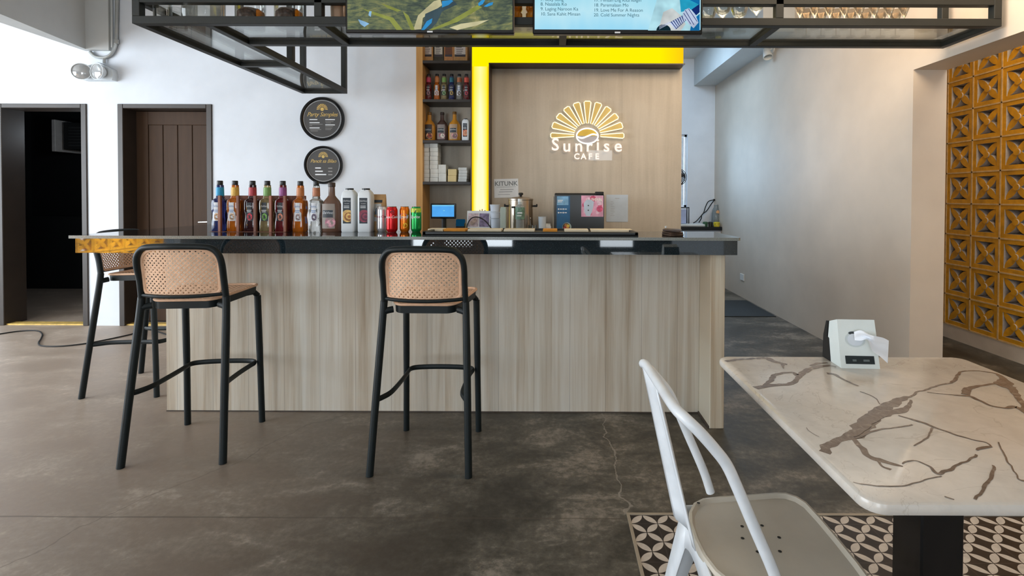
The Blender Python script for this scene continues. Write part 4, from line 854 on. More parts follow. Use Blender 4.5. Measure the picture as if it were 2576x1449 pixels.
sauce('golden brown sauce bottle with a pale pink label beside the white bottle in the niche', (nx(1143), yn, SH['c']), (196, 132, 36), [(180, 150, 120), (214, 150, 150), (120, 90, 100)], GS, .92)
jug('small white puree bottle at the right end of the niche shelf', (nx(1171), yn, SH['c']), [(222, 120, 90), (206, 160, 120)], .80)
wbx = pm('white_carton', (214, 214, 208), .8, var=.05, scale=20); GB = 'white cartons stacked on the lowest niche shelf'
def stack(px, wpx, ztop_px, n, label, mt=wbx, nm='carton_box', jit=.0025, cat='box', lbs=None):
    z0 = SH['d']; z1 = ZY(ztop_px, yn, 1120); h = (z1-z0)/n; w = wpx*yn/F/2; x = nx(px)
    for i in range(n):
        j = random.uniform(-jit, jit); m = M(); m.box(-w, w, -.06, .06, 0, h-.0008, bev=.0015); m.box(-w*.3, w*.3, -.0605, -.06, h*.25, h*.7)
        tag(m.build(nm, mt, loc=(x+j, yn+random.uniform(-.003, .003), z0+i*h)), label if lbs is None else lbs[i], cat, label+'s')
stack(1074, 19, 363, 9, 'white carton in the leftmost tall stack on the lowest niche shelf'); stack(1095, 20, 362, 9, 'white carton in the second tall stack on the lowest niche shelf')
stack(1115.5, 19, 415, 2, 'grey-white carton', lbs=('larger grey-white carton standing beside the tall carton stacks', 'small flat white carton resting on the larger grey-white carton'))
stack(1140, 21, 426, 2, 'cream box', pm('cream_box', (220, 196, 140), .7, var=.08), lbs=('pale lower cream box standing alone between the stacks', 'yellowish upper cream box on top of the pale one'))
stack(1166, 21, 422, 5, 'grey-white carton in the short stack next to the yellow light strip', jit=.004)
# ------------------------------------------------------------------ BACK COUNTER and what stands on it
ZB = .80
t = thing('back_counter', 'low dark work counter in front of the backdrop, hidden by the bar', 'counter', (0, 0, 0))
m = M(); m.box(-1.15, 1.10, 3.88, YF-.17, ZB-.03, ZB, bev=.003); m.build('worktop', granite, t)
m = M(); m.box(-1.13, 1.08, 3.92, YF-.175, .08, ZB-.03); m.build('cabinet', matte_black, t)
m = M(); m.box(-1.1, 1.05, 3.96, YF-.18, 0, .08); m.build('plinth', matte_black, t)
for i in range(4):
    m = M(); m.box(-1.12+i*.55, -1.12+i*.55+.54, 3.905, 3.92, .10, ZB-.04, bev=.002); d_ = m.build('door', pm('cabinet_door', (60, 56, 52), .5), t); m = M(); m.tube([(-.62+i*.55, 3.905, .6), (-.62+i*.55, 3.88, .6), (-.62+i*.55, 3.88, .7), (-.62+i*.55, 3.905, .7)], .005, 8); m.build('handle', chrome, d_)
# tablet till
y = 4.05; a, b = PY(1083, 550, y), PY(1147, 512, y); t = thing('point_of_sale_screen', 'small black till monitor with a bright blue screen behind the green can', 'monitor', ((a.x+b.x)/2, y, ZB))
hw_, z0, z1 = (b.x-a.x)/2, a.z-ZB, b.z-ZB
m = M(); m.box(-hw_, hw_, 0, .022, z0, z1, bev=.004); m.build('bezel', gloss_black, t)
m = M(); m.poly([(-hw_*.88, -.0008, z0+.016), (hw_*.86, -.0008, z0+.016), (hw_*.86, -.0008, z1-.012), (-hw_*.88, -.0008, z1-.012)], 0); m.poly([(-hw_*.88, -.0012, z1-.022), (hw_*.86, -.0012, z1-.022), (hw_*.86, -.0012, z1-.012), (-hw_*.88, -.0012, z1-.012)], 1); m.poly([(.0, -.0012, z0+.062), (.014, -.0012, z0+.062), (.014, -.0012, z0+.07), (.0, -.0012, z0+.07)], 1)
m.build('screen', [em('till_screen_blue', (84, 168, 240), 1.0), em('till_screen_bar', (120, 200, 240), 1.0)], t, recalc=False)
m = M(); m.tube([(0, .03, 0), (0, .03, z0+.05)], .02, 10); m.box(-.07, .07, -.02, .10, 0, .015, bev=.004); m.box(-.05, .05, .0, .06, .03, .10, bev=.004); m.build('stand', matte_black, t)
y = 4.02; a, b = PY(1146, 578, y), PY(1169, 552, y); t = thing('card_terminal', 'small dark blue card terminal beside the till monitor', 'terminal', ((a.x+b.x)/2, y, ZB)); hw_, h_ = (b.x-a.x)/2, b.z-ZB
m = M(); m.box(-hw_, hw_, 0, .06, 0, h_-.03, bev=.004); m.build('body', matte_black, t); m = M(); m.box(-hw_*.9, hw_*.9, -.006, .05, h_-.055, h_, bev=.004); m.build('screen', em('terminal_blue', (20, 76, 110), .5), t)
# menu stand with printed cards, straws, wire arch
y = 4.0; a, b = PY(1173, 582, y), PY(1232, 531, y); hw_ = (b.x-a.x)/2; h_ = b.z-ZB; xc = (a.x+b.x)/2
t = thing('menu_stand', 'white menu stand with pale photos and two printed captions below the light strip', 'menu stand', (xc, y, ZB))
m = M(); m.prism([(-hw_, 0, 0), (-hw_, .10, 0), (-hw_, .06, h_), (-hw_, .045, h_)], (2*hw_, 0, 0)); m.build('panel', paper, t)
def sl(z): return .045*z/h_-.0012
def q4(mb, xa, xb, za, zb, mi, o=0): mb.poly([(xa, sl(za)-o, za), (xb, sl(za)-o, za), (xb, sl(zb)-o, zb), (xa, sl(zb)-o, zb)], mi)
m = M(); zv_ = ZY(560, y, 1200)-ZB; q4(m, -hw_*.9, -hw_*.02, zv_-.035, h_-.02, 0); q4(m, hw_*.06, hw_*.9, zv_-.035, h_-.02, 1); z_ = zv_-.052
for s_, w_ in ((-.48, 'Menu List'), (.48, 'Ordering')): m.text(w_, lambda x, yy: (hw_*s_+x, sl(z_)-.001, z_+yy), .019, 2)
for k_ in range(3): m.add([(hw_*(-.45)+.012*k_-.01+.016*math.cos(2*PI*i/12), sl(.2)-.004+.0005*k_-.004, zv_-.005+.012*k_+.018*math.sin(2*PI*i/12)) for i in range(12)], [tuple(range(12))], 3)
m.build('print', [pm('photo_lilac', (186, 170, 176), .6, var=.2, scale=40), pm('photo_violet', (120, 110, 140), .6, var=.3, scale=40), ink_dark, pm('photo_tan', (160, 140, 130), .6, var=.2, scale=60)], t, recalc=False)
a = [PY(x_, y_, 3.96) for x_, y_ in ((1174,581),(1176,565),(1184,551),(1195,546),(1208,548),(1222,557),(1234,572),(1239,582))]
m = M(); P_ = catmull(a, 6); P_ = [Vector((P_[0].x, 3.96, ZB))]+P_+[Vector((P_[-1].x+.01, 3.96, ZB))]; m.tube(P_, .0045, 8); tag(m.build('wire_arch', matte_black), 'thin black wire arch standing in front of the menu stand', 'wire holder')
for i, (xa_, xb_, yt, c_) in enumerate(((1211, 1207, 528, (214, 150, 60)), (1214, 1213, 526, (210, 160, 70)), (1217, 1220, 529, (70, 54, 40)), (1221, 1226, 531, (206, 150, 80)), (1225, 1231, 534, (160, 110, 60)))):
    p, q = PY(xa_, 580, 4.115), PY(xb_, yt, 4.14); m = M(); m.tube([(p.x, 4.115, ZB+.004), (q.x, 4.14, q.z)], .004, 8)
    tag(m.build('drinking_straw', pm('straw_%d' % i, c_, .5)), ('drinking straw leaning furthest left behind the menu stand', 'ochre drinking straw second from left behind the menu stand', 'dark brown drinking straw behind the menu stand', 'ochre drinking straw second from right behind the menu stand', 'brown drinking straw leaning furthest right behind the menu stand')[i], 'straw', 'straws behind the menu stand')
# white takeaway boxes
y = 4.05
for i, (p0, p1, lb) in enumerate(((582, 549, 'bottom white paper tub of the stack beside the light strip'), (548.5, 533, 'middle white paper tub of the stack beside the light strip'), (532.5, 514.5, 'top white paper tub of the stack beside the light strip'))):
    xc = XY(1247 - i, y); z0 = ZB if i == 0 else ZY(p0, y, 1247); z1 = ZY(p1, y, 1247)-.0005; r = .041-.001*i; m = M(); m.lathe([(0, 0), (r*.9, 0), (r, z1-z0-.008), (r*1.05, z1-z0-.006), (r*1.05, z1-z0), (0, z1-z0)], 24, c=(0, 0, 0)); tag(m.build('paper_tub', pm('tub_paper', (206, 214, 226), .6, var=.03), loc=(xc, y, z0)), lb, 'tub', 'stacked white paper tubs')
a, b = PY(1263, 580, y), PY(1277, 520, y); m = M(); m.box(a.x, b.x, 3.90, 3.96, ZB, b.z-.01, bev=.003); m.box(a.x+.002, b.x-.002, 3.91, 3.95, b.z-.012, b.z, bev=.003); tag(m.build('milk_carton', pm('pale_green_carton', (170, 184, 176), .5, var=.05)), 'tall pale green carton between the paper tubs and the urn', 'carton')
# urn
y = 4.08; xc = XY(1310, y); zt_ = ZY(500, y, 1310)-ZB; r = 31*y/F; t = thing('water_urn', 'steel hot water urn with black handles and a black lid knob', 'urn', (xc, y, ZB))
m = M(); m.lathe([(0, 0), (r*.98, 0), (r, .01), (r, zt_-.012), (r*1.03, zt_-.008), (r*1.03, zt_), (r*.96, zt_+.002)], 36); m.build('tank', steel, t)
m = M(); m.lathe([(r*.95, zt_), (r*.7, zt_+.012), (r*.2, zt_+.018), (0, zt_+.018)], 32); ld = m.build('lid', steel, t)
m = M(); m.lathe([(.008, zt_+.016), (.010, zt_+.028), (.020, zt_+.034), (.020, zt_+.044), (.012, zt_+.05), (0, zt_+.05)], 16); m.build('knob', matte_black, ld)
for s_ in (-1, 1):
    m = M(); zz = ZY(517, y, 1310)-ZB; m.box(min(s_*r, s_*(r+.035)), max(s_*r, s_*(r+.035)), -.014, .014, zz-.012, zz+.004, bev=.004); m.box(s_*(r+.03)-.006, s_*(r+.03)+.006, -.014, .014, zz-.01, zz+.012, bev=.003); m.build('handle', matte_black, t)
m = M(); xg = XY(1293, y)-xc; yg = -math.sqrt(r*r-xg*xg); m.tube([(xg, yg-.012, .05), (xg, yg-.012, zt_-.07)], .006, 10); m.build('gauge_tube', clear_glass, t)
m = M(); m.box(xg-.012, xg+.012, yg-.02, yg, zt_-.075, zt_-.06, bev=.002); m.box(xg-.012, xg+.012, yg-.02, yg, .035, .055, bev=.002); m.tube([(xg, yg-.01, .04), (xg, yg-.05, .04), (xg, yg-.05, .015)], .010, 10); m.build('tap', matte_black, t)
# squeeze bottle with green label
y = 3.93; xc = XY(1308, y); zt_ = ZY(500, y, 1308)-ZB; t = thing('sanitiser_bottle', 'slim clear bottle with a green round label in front of the steel urn', 'bottle', (xc, y, ZB)); za = ZY(553, y)-ZB; zb_2 = ZY(521, y)-ZB
m = M(); m.lathe([(0, 0), (.030, 0), (.033, .006), (.033, za), (.036, za+.01), (.036, zb_2), (.030, zb_2+.012), (.017, zb_2+.02), (.016, zt_-.02)], 24); m.build('body', pm('clear_plastic', (206, 214, 214), .15, trans=.6), t)
m = M(); m.lathe([(.0375, za+.004), (.0375, zb_2-.002)], 24); m.poly([(-.02, -.0385, za+.05), (.022, -.0385, za+.05), (.018, -.0385, za+.06), (-.016, -.0385, za+.06)], 1); m.poly([(-.022, -.0385, za+.03), (.014, -.0385, za+.03), (.014, -.0385, za+.036), (-.022, -.0385, za+.036)], 1); m.build('label', [pm('label_green', (104, 136, 118), .5, var=.2, scale=60), ink_white], t, recalc=False)
m = M(); m.lathe([(.017, zt_-.024), (.017, zt_), (0, zt_)], 18); m.build('cap', white_plastic, t)
# cups, bowl, napkins
y = 3.935; p = XY(1364, y); m = M(); zc = ZY(545, y, 1360); m.lathe([(0, .0), (.022, 0), (.031, zc-ZB-.002), (.033, zc-ZB), (.030, zc-ZB-.002), (.021, .004), (0, .004)], 20, c=(p, y, ZB)); tag(m.build('paper_cup', pm('cup_paper', (196, 206, 214), .6)), 'tall pale paper cup between the urn and the fridge', 'cup')
y = 3.95; p = XY(1340, y); zc = ZY(566, y, 1340); m = M(); m.lathe([(0, 0), (.03, 0), (.037, (zc-ZB)*.5), (.036, zc-ZB), (.033, zc-ZB), (.033, .01), (0, .008)], 24, c=(p, y, ZB)); tag(m.build('glass_tumbler', clear_glass), 'clear glass tumbler standing right of the steel urn', 'glass')
m = M(); m.tube([(p-.012, y, ZB+.012), (p-.018, y-.01, zc+.05)], .003, 8); m.lathe([(0, -.006), (.008, -.003), (.008, .003), (0, .006)], 10, c=(p-.018, y-.01, zc+.055)); tag(m.build('stirring_spoon', chrome), 'thin stirring spoon standing in the glass tumbler', 'spoon')
y = 4.0; a, b = PY(1367, 580, y), PY(1386, 563, y); m = M(); m.box(a.x, b.x, y, y+.09, ZB, b.z-.02, bev=.003); m.prism([(a.x+.004, y+.004, b.z-.02), (b.x-.004, y+.004, b.z-.02), (b.x-.004, y+.05, b.z), (a.x+.004, y+.05, b.z)], (0, .03, -.002)); tag(m.build('napkin_pack', paper), 'white napkin pack lying beside the fridge', 'napkins')
# mini fridge
y = 3.985; a, b = PY(1395, 580, y), PY(1520, 486, y); xc = (a.x+b.x)/2; hw_ = (b.x-a.x)/2; h_ = b.z-ZB
t = thing('mini_fridge', 'small black counter fridge with posters stuck on its door', 'fridge', (xc, y, ZB))
m = M(); m.box(-hw_, hw_, .03, .225, .012, h_, bev=.006); m.build('body', matte_black, t)
for sx_ in (-1, 1):
    m = M(); m.lathe([(.015, 0), (.015, .012), (0, .012)], 12, c=(sx_*(hw_-.03), .06, 0)); m.build('foot', matte_black, t)
m = M(); m.box(-hw_, hw_, 0, .027, .014, h_-.012, bev=.004); dr = m.build('door', pm('fridge_door_dark', (52, 55, 57), .25, var=.03), t)
m = M(); m.box(hw_-.07, hw_-.004, -.004, .05, h_-.010, h_+.012, bev=.003); m.build('hinge_cover', matte_black, t)
def fp(px, py): q = PY(px, py, y); return (q.x-xc, q.z-ZB)
def quad(mb, x0_, y0_, x1_, y1_, mi, o): (p0, z0_), (p1, z1_) = fp(x0_, y1_), fp(x1_, y0_); mb.poly([(p0, -o, z0_), (p1, -o, z0_), (p1, -o, z1_), (p0, -o, z1_)], mi)
m = M(); quad(m, 1400, 493, 1434, 582, 0, .0008); quad(m, 1401, 494, 1430, 516, 1, .0012); quad(m, 1403, 503, 1416, 505, 2, .0016); quad(m, 1403, 507, 1414, 508.5, 2, .0016)
for r_ in range(2):
    for c_ in range(2): p_ = fp(1405+c_*12, 526+r_*9); m.disc((p_[0], -.0014, p_[1]), .006, 'y', 12, 2); quad(m, 1408+c_*12, 525+r_*9, 1414+c_*12, 527+r_*9, 2, .0014)
p_ = fp(1426, 571)
for k_, (dx_, dz_, r_) in enumerate(((0, 0, .036), (-.004, .002, .03), (.008, .008, .014), (-.014, -.010, .014), (.006, -.014, .015), (-.008, .014, .011))): m.disc((p_[0]+dx_, -.0012-.0003*k_, p_[1]+dz_), r_, 'y', 20, 3+min(k_, 4))
m.build('blue_poster', [pm('poster_blue', (16, 84, 128), .35, var=.18, scale=6), pm('poster_sky', (120, 170, 206), .4, var=.2, scale=14), ink_white, pm('bowl_rim', (170, 190, 186), .4), pm('bowl_dark', (70, 56, 44), .5), pm('food_yellow', (220, 190, 80), .5, var=.2, scale=60), pm('food_red', (180, 60, 60), .5, var=.2, scale=60), pm('food_orange', (220, 140, 70), .5, var=.25, scale=60)], dr, recalc=False)
m = M(); quad(m, 1462, 492, 1518, 545, 0, .0008)
for k_ in range(9):
    a_ = k_*2.4; p_ = fp(1490+22*math.cos(a_)*(1 if k_ % 2 else .9), 519+19*math.sin(a_)); m.disc((p_[0], -.0011-.00002*k_, p_[1]), .014+.006*(k_ % 3), 'y', 9, 1+k_ % 2)
pts = [fp(*q) for q in ((1474,543),(1470,530),(1468,512),(1474,504),(1480,502),(1487,503),(1494,507),(1492,522),(1488,536),(1484,544))]; m.poly([(x_, -.0016, z_) for x_, z_ in pts], 3)
for q in ((1480, 517), (1480, 529)): p_ = fp(*q); m.disc((p_[0], -.002, p_[1]), .006, 'y', 5, 4)
for k_ in range(6): quad(m, 1488+k_*4.5, 498+(k_ % 2), 1491+k_*4.5, 504+(k_ % 3), 5, .0018)
m.build('pink_poster', [pm('poster_pink', (222, 160, 186), .4, var=.1, scale=20), pm('flower_pink', (206, 84, 120), .5, var=.2, scale=60), pm('flower_blush', (236, 190, 206), .5, var=.15, scale=60), pm('poster_pale_blue', (190, 206, 222), .4), ink_dark, pm('poster_ivory', (236, 226, 220), .5)], dr, recalc=False)
m = M(); p0, z0_ = fp(1388, 578); p1, z1_ = fp(1394, 494); m.box(-hw_-.016, -hw_-.002, .05, .16, .05, z1_, bev=.003); tag_ = m.build('side_notepad', pm('notepad_cream', (206, 192, 172), .7), t)
# papers taped to the backdrop
def sheet(name, label, cat, x0_, y0_, x1_, y1_, lines, mt=paper, rot=0, words=()):
    a, b = PY(x0_, y1_, YF-.003), PY(x1_, y0_, YF-.003); cx_, cz_ = (a.x+b.x)/2, (a.z+b.z)/2; w, h = (b.x-a.x)/2, (b.z-a.z)/2
    t = thing(name, label, cat, (cx_, YF-.002, cz_)); t.rotation_euler = (0, rot, 0)
    m = M(); m.box(-w, w, -.0006, .0004, -h, h); m.build('sheet', mt, t); m = M()
    for (xa_, xb_, zz, th) in lines: m.poly([(w*xa_, -.0012, h*zz), (w*xb_, -.0012, h*zz), (w*xb_, -.0012, h*zz+th), (w*xa_, -.0012, h*zz+th)], 0)
    for (wd, xx, zz, sz, bd) in words: m.text(wd, lambda x, yy: (w*xx+x, -.0014, h*zz+yy), sz, 1, bold=bd)
    if m.f: m.build('print', [pm('faint_ink', (160, 164, 170), .7), pm('print_grey', (128, 134, 138), .7)], t, recalc=False)
sheet('notice_paper', 'pale printed sheet taped to the backdrop beside the fridge', 'notice', 1525, 490, 1580, 558, [(-.2, .2, .72, .004)]+[(-.6, -.6+.18+.5*random.random()*.5, .5-.13*i, .0025) for i in range(9)], pm('notice_paper_blue', (190, 202, 214), .8, var=.03))
sheet('notice_sign', 'white sign with large grey capital letters taped to the backdrop', 'sign', 1243, 450, 1304, 497, [(-.8, .8, .12, .003), (-.5, .6, -.18, .006), (-.6, .5, -.42, .006), (-.7, .3, -.68, .004)], paper, math.radians(-1.5), (('KITUNK', 0, .48, .055, .02),))
# ------------------------------------------------------------------ kitchen end
a, b = PY(1500, 572, 6.95), PX(1815, 572, XR); zk = PY(1765, 570.5, 6.95).z
t = thing('kitchen_ledge', 'black-topped ledge in the far corner of the kitchen passage', 'ledge', (0, 0, 0))
m = M(); m.box(1.1, XR-.001, 6.93, 7.279, zk-.05, zk, bev=.003); m.build('top', gloss_black, t); m = M(); m.box(1.15, XR-.001, 6.98, 7.279, 0, zk-.05); m.build('body', white_wall, t)
def ky(px, py, y=7.1): return PY(px, py, y)
a, b = ky(1706, 571), ky(1770, 563); m = M(); m.box(a.x, b.x, 7.02, 7.2, zk, b.z, bev=.006); m.box(a.x+.04, a.x+.09, 7.018, 7.02, zk+.015, b.z-.012); tag(m.build('router_box', white_plastic), 'flat white appliance lying on the far kitchen ledge', 'appliance')
a, b = ky(1700, 562), ky(1731, 522); t = thing('dish_rack', 'black wire rack with a pale tray on the far kitchen ledge', 'rack', (0, 0, b.z*0)); z0 = PY(1710, 562, 7.1).z
m = M(); m.tube([(b.x, 7.06, z0), (b.x, 7.06, b.z), (a.x, 7.06, b.z)], .008, 8); m.tube([(b.x, 7.16, z0), (b.x, 7.16, b.z), (a.x, 7.16, b.z)], .008, 8); m.tube([(b.x, 7.06, b.z), (b.x, 7.16, b.z)], .008, 8); m.build('frame', matte_black, t)
m = M(); m.box(a.x, b.x-.03, 7.07, 7.15, z0, b.z-.03, bev=.004); m.build('tray', pm('lilac_tray', (176, 188, 222), .5), t)
p = PY(1806, 503, 7.27); t = thing('power_outlet', 'white outlet with a black plug on the far kitchen wall', 'outlet', (p.x-.02, 7.28, p.z)); m = M(); m.box(-.05, .05, -.008, 0, -.035, .035, bev=.003); m.build('plate', white_plastic, t); m = M(); m.box(-.05, .02, -.04, -.008, -.012, .014, bev=.005); m.build('plug', matte_black, t)
for pts_, lb in (((((1796,503),(1782,507),(1775,520),(1770,535),(1762,545),(1752,556),(1744,561))), 'upper black power cord hanging from the outlet to the ledge'), (((1797,505),(1788,515),(1778,530),(1766,540),(1764,550),(1758,560)), 'lower black power cord hanging from the outlet to the ledge')):
    P_ = [PY(x_, y_, 7.215) for x_, y_ in pts_]; P_[0].y = 7.24; m = M(); m.tube(catmull(P_, 6), .007, 8); tag(m.build('appliance_cable', matte_black), lb, 'cord')
p = PY(1801, 571, 7.12); zt_ = PY(1801, 515, 7.12).z-zk; t = thing('water_jug', 'clear plastic water jug with an orange sticker on the far kitchen ledge', 'jug', (p.x, 7.12, zk)); m = M(); m.lathe([(0, 0), (.06, 0), (.066, .01), (.06, zt_*.6), (.05, zt_*.75), (.03, zt_*.9), (.03, zt_)], 20); m.build('body', glassy('jug_plastic', (206, 214, 216), body=.25), t); m = M(); m.poly([(-.02, -.066, zt_*.62), (.02, -.066, zt_*.60), (.026, -.066, zt_*.7), (.004, -.066, zt_*.76), (-.018, -.066, zt_*.7)]); m.build('sticker', pm('sticker_orange', (224, 170, 120), .6), t, recalc=False)
for px, py, c_, nm, lb, r in ((1777, 559, (54, 92, 66), 'herb_tub', 'small dark green tub on the far kitchen ledge', .035), (1790, 562, (44, 48, 44), 'spice_tub', 'small black tub on the far kitchen ledge', .032), (1802, 566, (206, 186, 50), 'sponge_tub', 'small yellow tub in front of the clear jug on the far ledge', .045)):
    p = PY(px, py, 7.0); m = M(); m.lathe([(0, 0), (r*.85, 0), (r, .04), (r, .06), (r*.7, .066), (0, .066)], 16, c=(p.x, 6.985 if r > .04 else 7.05, zk)); tag(m.build(nm, pm(nm+'_paint', c_, .5, var=.2, scale=30)), lb, 'tub')
p = PY(1703, 446, 6.2); t = thing('standing_fan', 'black standing fan just showing past the right edge of the backdrop', 'fan', (p.x, 6.2, 0)); R_ = PY(1724, 446, 6.2).x-p.x
m = M()
for k_ in range(5): m.tube([(R_*(1-.18*k_)*math.cos(2*PI*i/28), -.05-.012*k_, p.z+R_*(1-.18*k_)*math.sin(2*PI*i/28)) for i in range(28)], .004, 6, closed=True)
m.tube([(R_*math.cos(2*PI*i/28), .03, p.z+R_*math.sin(2*PI*i/28)) for i in range(28)], .006, 6, closed=True)
for i in range(16): a_ = 2*PI*i/16; m.tube([(R_*math.cos(a_), -.01, p.z+R_*math.sin(a_)), (R_*.3*math.cos(a_), -.09, p.z+R_*.3*math.sin(a_))], .003, 6)
m.build('cage', matte_black, t); m = M()
for k_ in range(3):
    a_ = k_*2*PI/3; m.prism([(R_*.15*math.cos(a_), -.02, p.z+R_*.15*math.sin(a_)), (R_*.85*math.cos(a_+.1), -.03, p.z+R_*.85*math.sin(a_+.1)), (R_*.8*math.cos(a_+.7), .0, p.z+R_*.8*math.sin(a_+.7)), (R_*.2*math.cos(a_+.6), .0, p.z+R_*.2*math.sin(a_+.6))], (0, .003, 0))
m.build('blade', matte_black, t); m = M(); m.tube([(0, .06, .03), (0, .06, p.z)], .014, 10); m.tube([(0, -.04, p.z), (0, .10, p.z)], .04, 12); m.lathe([(0, 0), (.19, 0), (.19, .015), (.03, .04), (0, .04)], 24, c=(0, .06, 0)); m.build('pole', matte_black, t)
# ------------------------------------------------------------------ HANGING RACK above the bar
y1_, y2_, y3_ = 2.60, 2.99, 4.36; zb0 = ZY(62.5, y1_, 1390); rt = .040; zb1 = zb0+rt
lx, li, rx_ = XY(336, y1_), -1.83, XY(2512, y1_)
zg = ZY(9, y1_, 1390); zg1 = zg+.034       # guard rail
t = thing('hanging_rack', 'L-shaped dark steel glass rack hanging from the ceiling above the bar', 'rack', (0, 0, 0))
def rail(x0_, x1_, a_, b_, z0_, z1_): m = M(); m.box(x0_, x1_, a_, b_, z0_, z1_, bev=.002); return m.build('rail', black_metal, t)
def post(x, yy, z0_=zb1, w=rt): m = M(); m.box(x, x+w, yy, yy+w, z0_, ZC, bev=.002); m.build('post', black_metal, t)
rail(lx, rx_, y1_, y1_+rt, zb0, zb1); rail(li+rt, rx_-rt, y2_-rt, y2_, zb0, zb1)
rail(lx, lx+rt, y1_+rt, y3_, zb0, zb1); rail(li, li+rt, y1_+rt, y3_, zb0, zb1); rail(lx+rt, li, y3_-rt, y3_, zb0, zb1); rail(rx_-rt, rx_, y1_+rt, y2_, zb0, zb1)
rail(lx+rt, li, 3.44, 3.44+rt, zb0, zb1)
for xc in (-1.24, .035, 1.155): rail(xc, xc+rt, y1_+rt, y2_-rt, zb0, zb1)
rail(lx+rt, rx_-rt, y1_, y1_+rt, zg, zg1); rail(lx, lx+rt, y1_+rt, y3_-rt, zg, zg1)
for xx, yy in ((lx, y1_), (rx_-rt, y1_), (-1.24, y1_), (1.155, y1_), (lx, y3_-rt), (li, y3_-rt), (li, 3.44), (rx_-rt, y2_-rt), (lx, 3.44)): post(xx, yy)
zp = zb0+.022
def pane(x0_, x1_, a_, b_): m = M(); m.box(x0_, x1_, a_, b_, zp, zp+.006); m.build('glass_pane', pane_glass, t)
pane(li+rt, -1.24, y1_+rt, y2_-rt); pane(-1.2, .035, y1_+rt, y2_-rt); pane(.075, 1.155, y1_+rt, y2_-rt); pane(1.195, rx_-rt, y1_+rt, y2_-rt); pane(lx+rt, li, y1_+rt, 3.44); pane(lx+rt, li, 3.48, y3_-rt)
ZP = zp+.0065
# ---- glassware
def tumbler(m, r, h): m.lathe([(0, 0), (r*.92, 0), (r, h), (r*.93, h), (r*.85, .012), (0, .012)], 22)
def gadd(name, fn, mats, label, cat, px, yy, group=None): m = M(); fn(m); return tag(m.build(name, mats, loc=(XY(px, yy, 40), yy, ZP)), label, cat, group)
gadd('glass_tumbler', lambda m: tumbler(m, .043, .105), clear_glass, 'clear glass tumbler at the left corner of the hanging rack', 'glass', 409, 2.687, 'tumblers in the left end of the rack')
gadd('glass_tumbler', lambda m: tumbler(m, .046, .105), clear_glass, 'clear glass tumbler beside the square jar on the hanging rack', 'glass', 449, 2.77, 'tumblers in the left end of the rack')
def sqjar(w, h): return lambda m: m.lathe([(0, 0), (w*.94, 0), (w, .008), (w, h-.03), (w*.8, h-.01), (w*.8, h), (w*.74, h), (w*.74, h-.012), (w*.93, h-.034), (w*.93, .012), (0, .01)], 28, sq=6)
j = thing('storage_jar', 'clear square glass jar with a few scraps inside on the hanging rack', 'jar', (XY(513, 2.76, 40), 2.76, ZP)); m = M(); sqjar(.082, .20)(m); m.build('jar_body', clear_glass, j); m = M()
for i in range(9): m.box(-.05+.012*i+random.uniform(-.006, .006), -.03+.012*i, -.03+random.uniform(-.02, .02), .02, .012, .02+.03*random.random(), bev=.003)
m.build('contents', pm('dry_scraps', (190, 180, 156), .8, var=.25, scale=60), j)
for px, lb in ((631, 'amber filled glass jar, left one of the two on the hanging rack'), (727, 'amber filled glass jar beside the rack post, right one of the two')):
    j = thing('storage_jar', lb, 'jar', (XY(px, 2.77, 40), 2.77, ZP), 0, 'amber jars on the rack'); m = M(); m.lathe([(0, 0), (.068, 0), (.073, .008), (.073, .15), (.06, .175), (.06, .19), (.056, .19)], 28); m.build('jar_body', clear_glass, j)
    m = M(); m.lathe([(0, .008), (.067, .008), (.067, .085), (.05, .105), (.02, .112), (0, .113)], 20); m.build('contents', pm('dark_beans', (74, 56, 44), .5, var=.5, scale=70), j); m = M(); m.box(.045, .0705, -.045, .02, .012, .10, bev=.01); m.build('amber_filling', pm('amber_filling', (214, 120, 20), .25, var=.25, scale=40, trans=.3), j)
gadd('tall_glass', lambda m: m.lathe([(0, 0), (.04, 0), (.045, .15), (.042, .15), (.037, .012), (0, .012)], 22), glassy('pale_amber_glass', (226, 198, 168), body=.3), 'tall pale amber glass beside the left television', 'glass', 853, 2.688)
for px, yy, lb in ((870, 2.9, 'small clear glass seen below the left end of the left television'), (925, 2.9, 'small clear glass seen below the left television, second one')): gadd('glass_tumbler', lambda m: tumbler(m, .035, .11), clear_glass, lb, 'glass', px+25, yy, 'tumblers behind the left television')
for px, lb in ((1299, 'amber goblet in the gap between the televisions, left one'), (1338, 'amber goblet in the gap between the televisions, right one')): gadd('amber_goblet', lambda m: m.lathe([(0, 0), (.030, 0), (.030, .004), (.006, .010), (.006, .03), (.034, .06), (.034, .09), (.026, .10), (.034, .115), (.030, .16), (.027, .16)], 20), glassy('amber_goblet_glass', (236, 172, 60), body=.45), lb, 'goblet', px, 2.78, 'amber goblets between the televisions')
def wine(m): m.lathe([(0, 0), (.036, 0), (.036, .003), (.006, .008), (.0045, .02), (.0045, .062), (.014, .075), (.034, .098), (.045, .130), (.044, .16), (.036, .20), (.0345, .20), (.042, .16), (.043, .13), (.032, .10), (.0, .08)], 26)
def coupe(m): m.lathe([(0, 0), (.036, 0), (.036, .003), (.006, .008), (.0045, .02), (.0045, .060), (.012, .068), (.058, .150), (.0565, .150), (.0, .072)], 24)
wg = None
for i, (px, yy, w_) in enumerate(((1782, 2.84, 'partly hidden by the right television'), (1818, 2.76, 'second from the right television'), (1860, 2.80, 'third from the right television'), (1903, 2.70, 'closest to the rack post right of the televisions'))):
    lb = 'stemmed wine glass on the hanging rack, '+w_
    if wg is None: wg = gadd('wine_glass', wine, clear_glass, lb, 'wine glass', px, yy, 'wine glasses on the rack right of the televisions')
    else: c = wg.copy(); C.objects.link(c); c.location = (XY(px, yy, 40), yy, ZP); c['label'] = lb
cg = None; smoke = glassy('coupe_glass', (228, 218, 204), base=.07, body=.12)
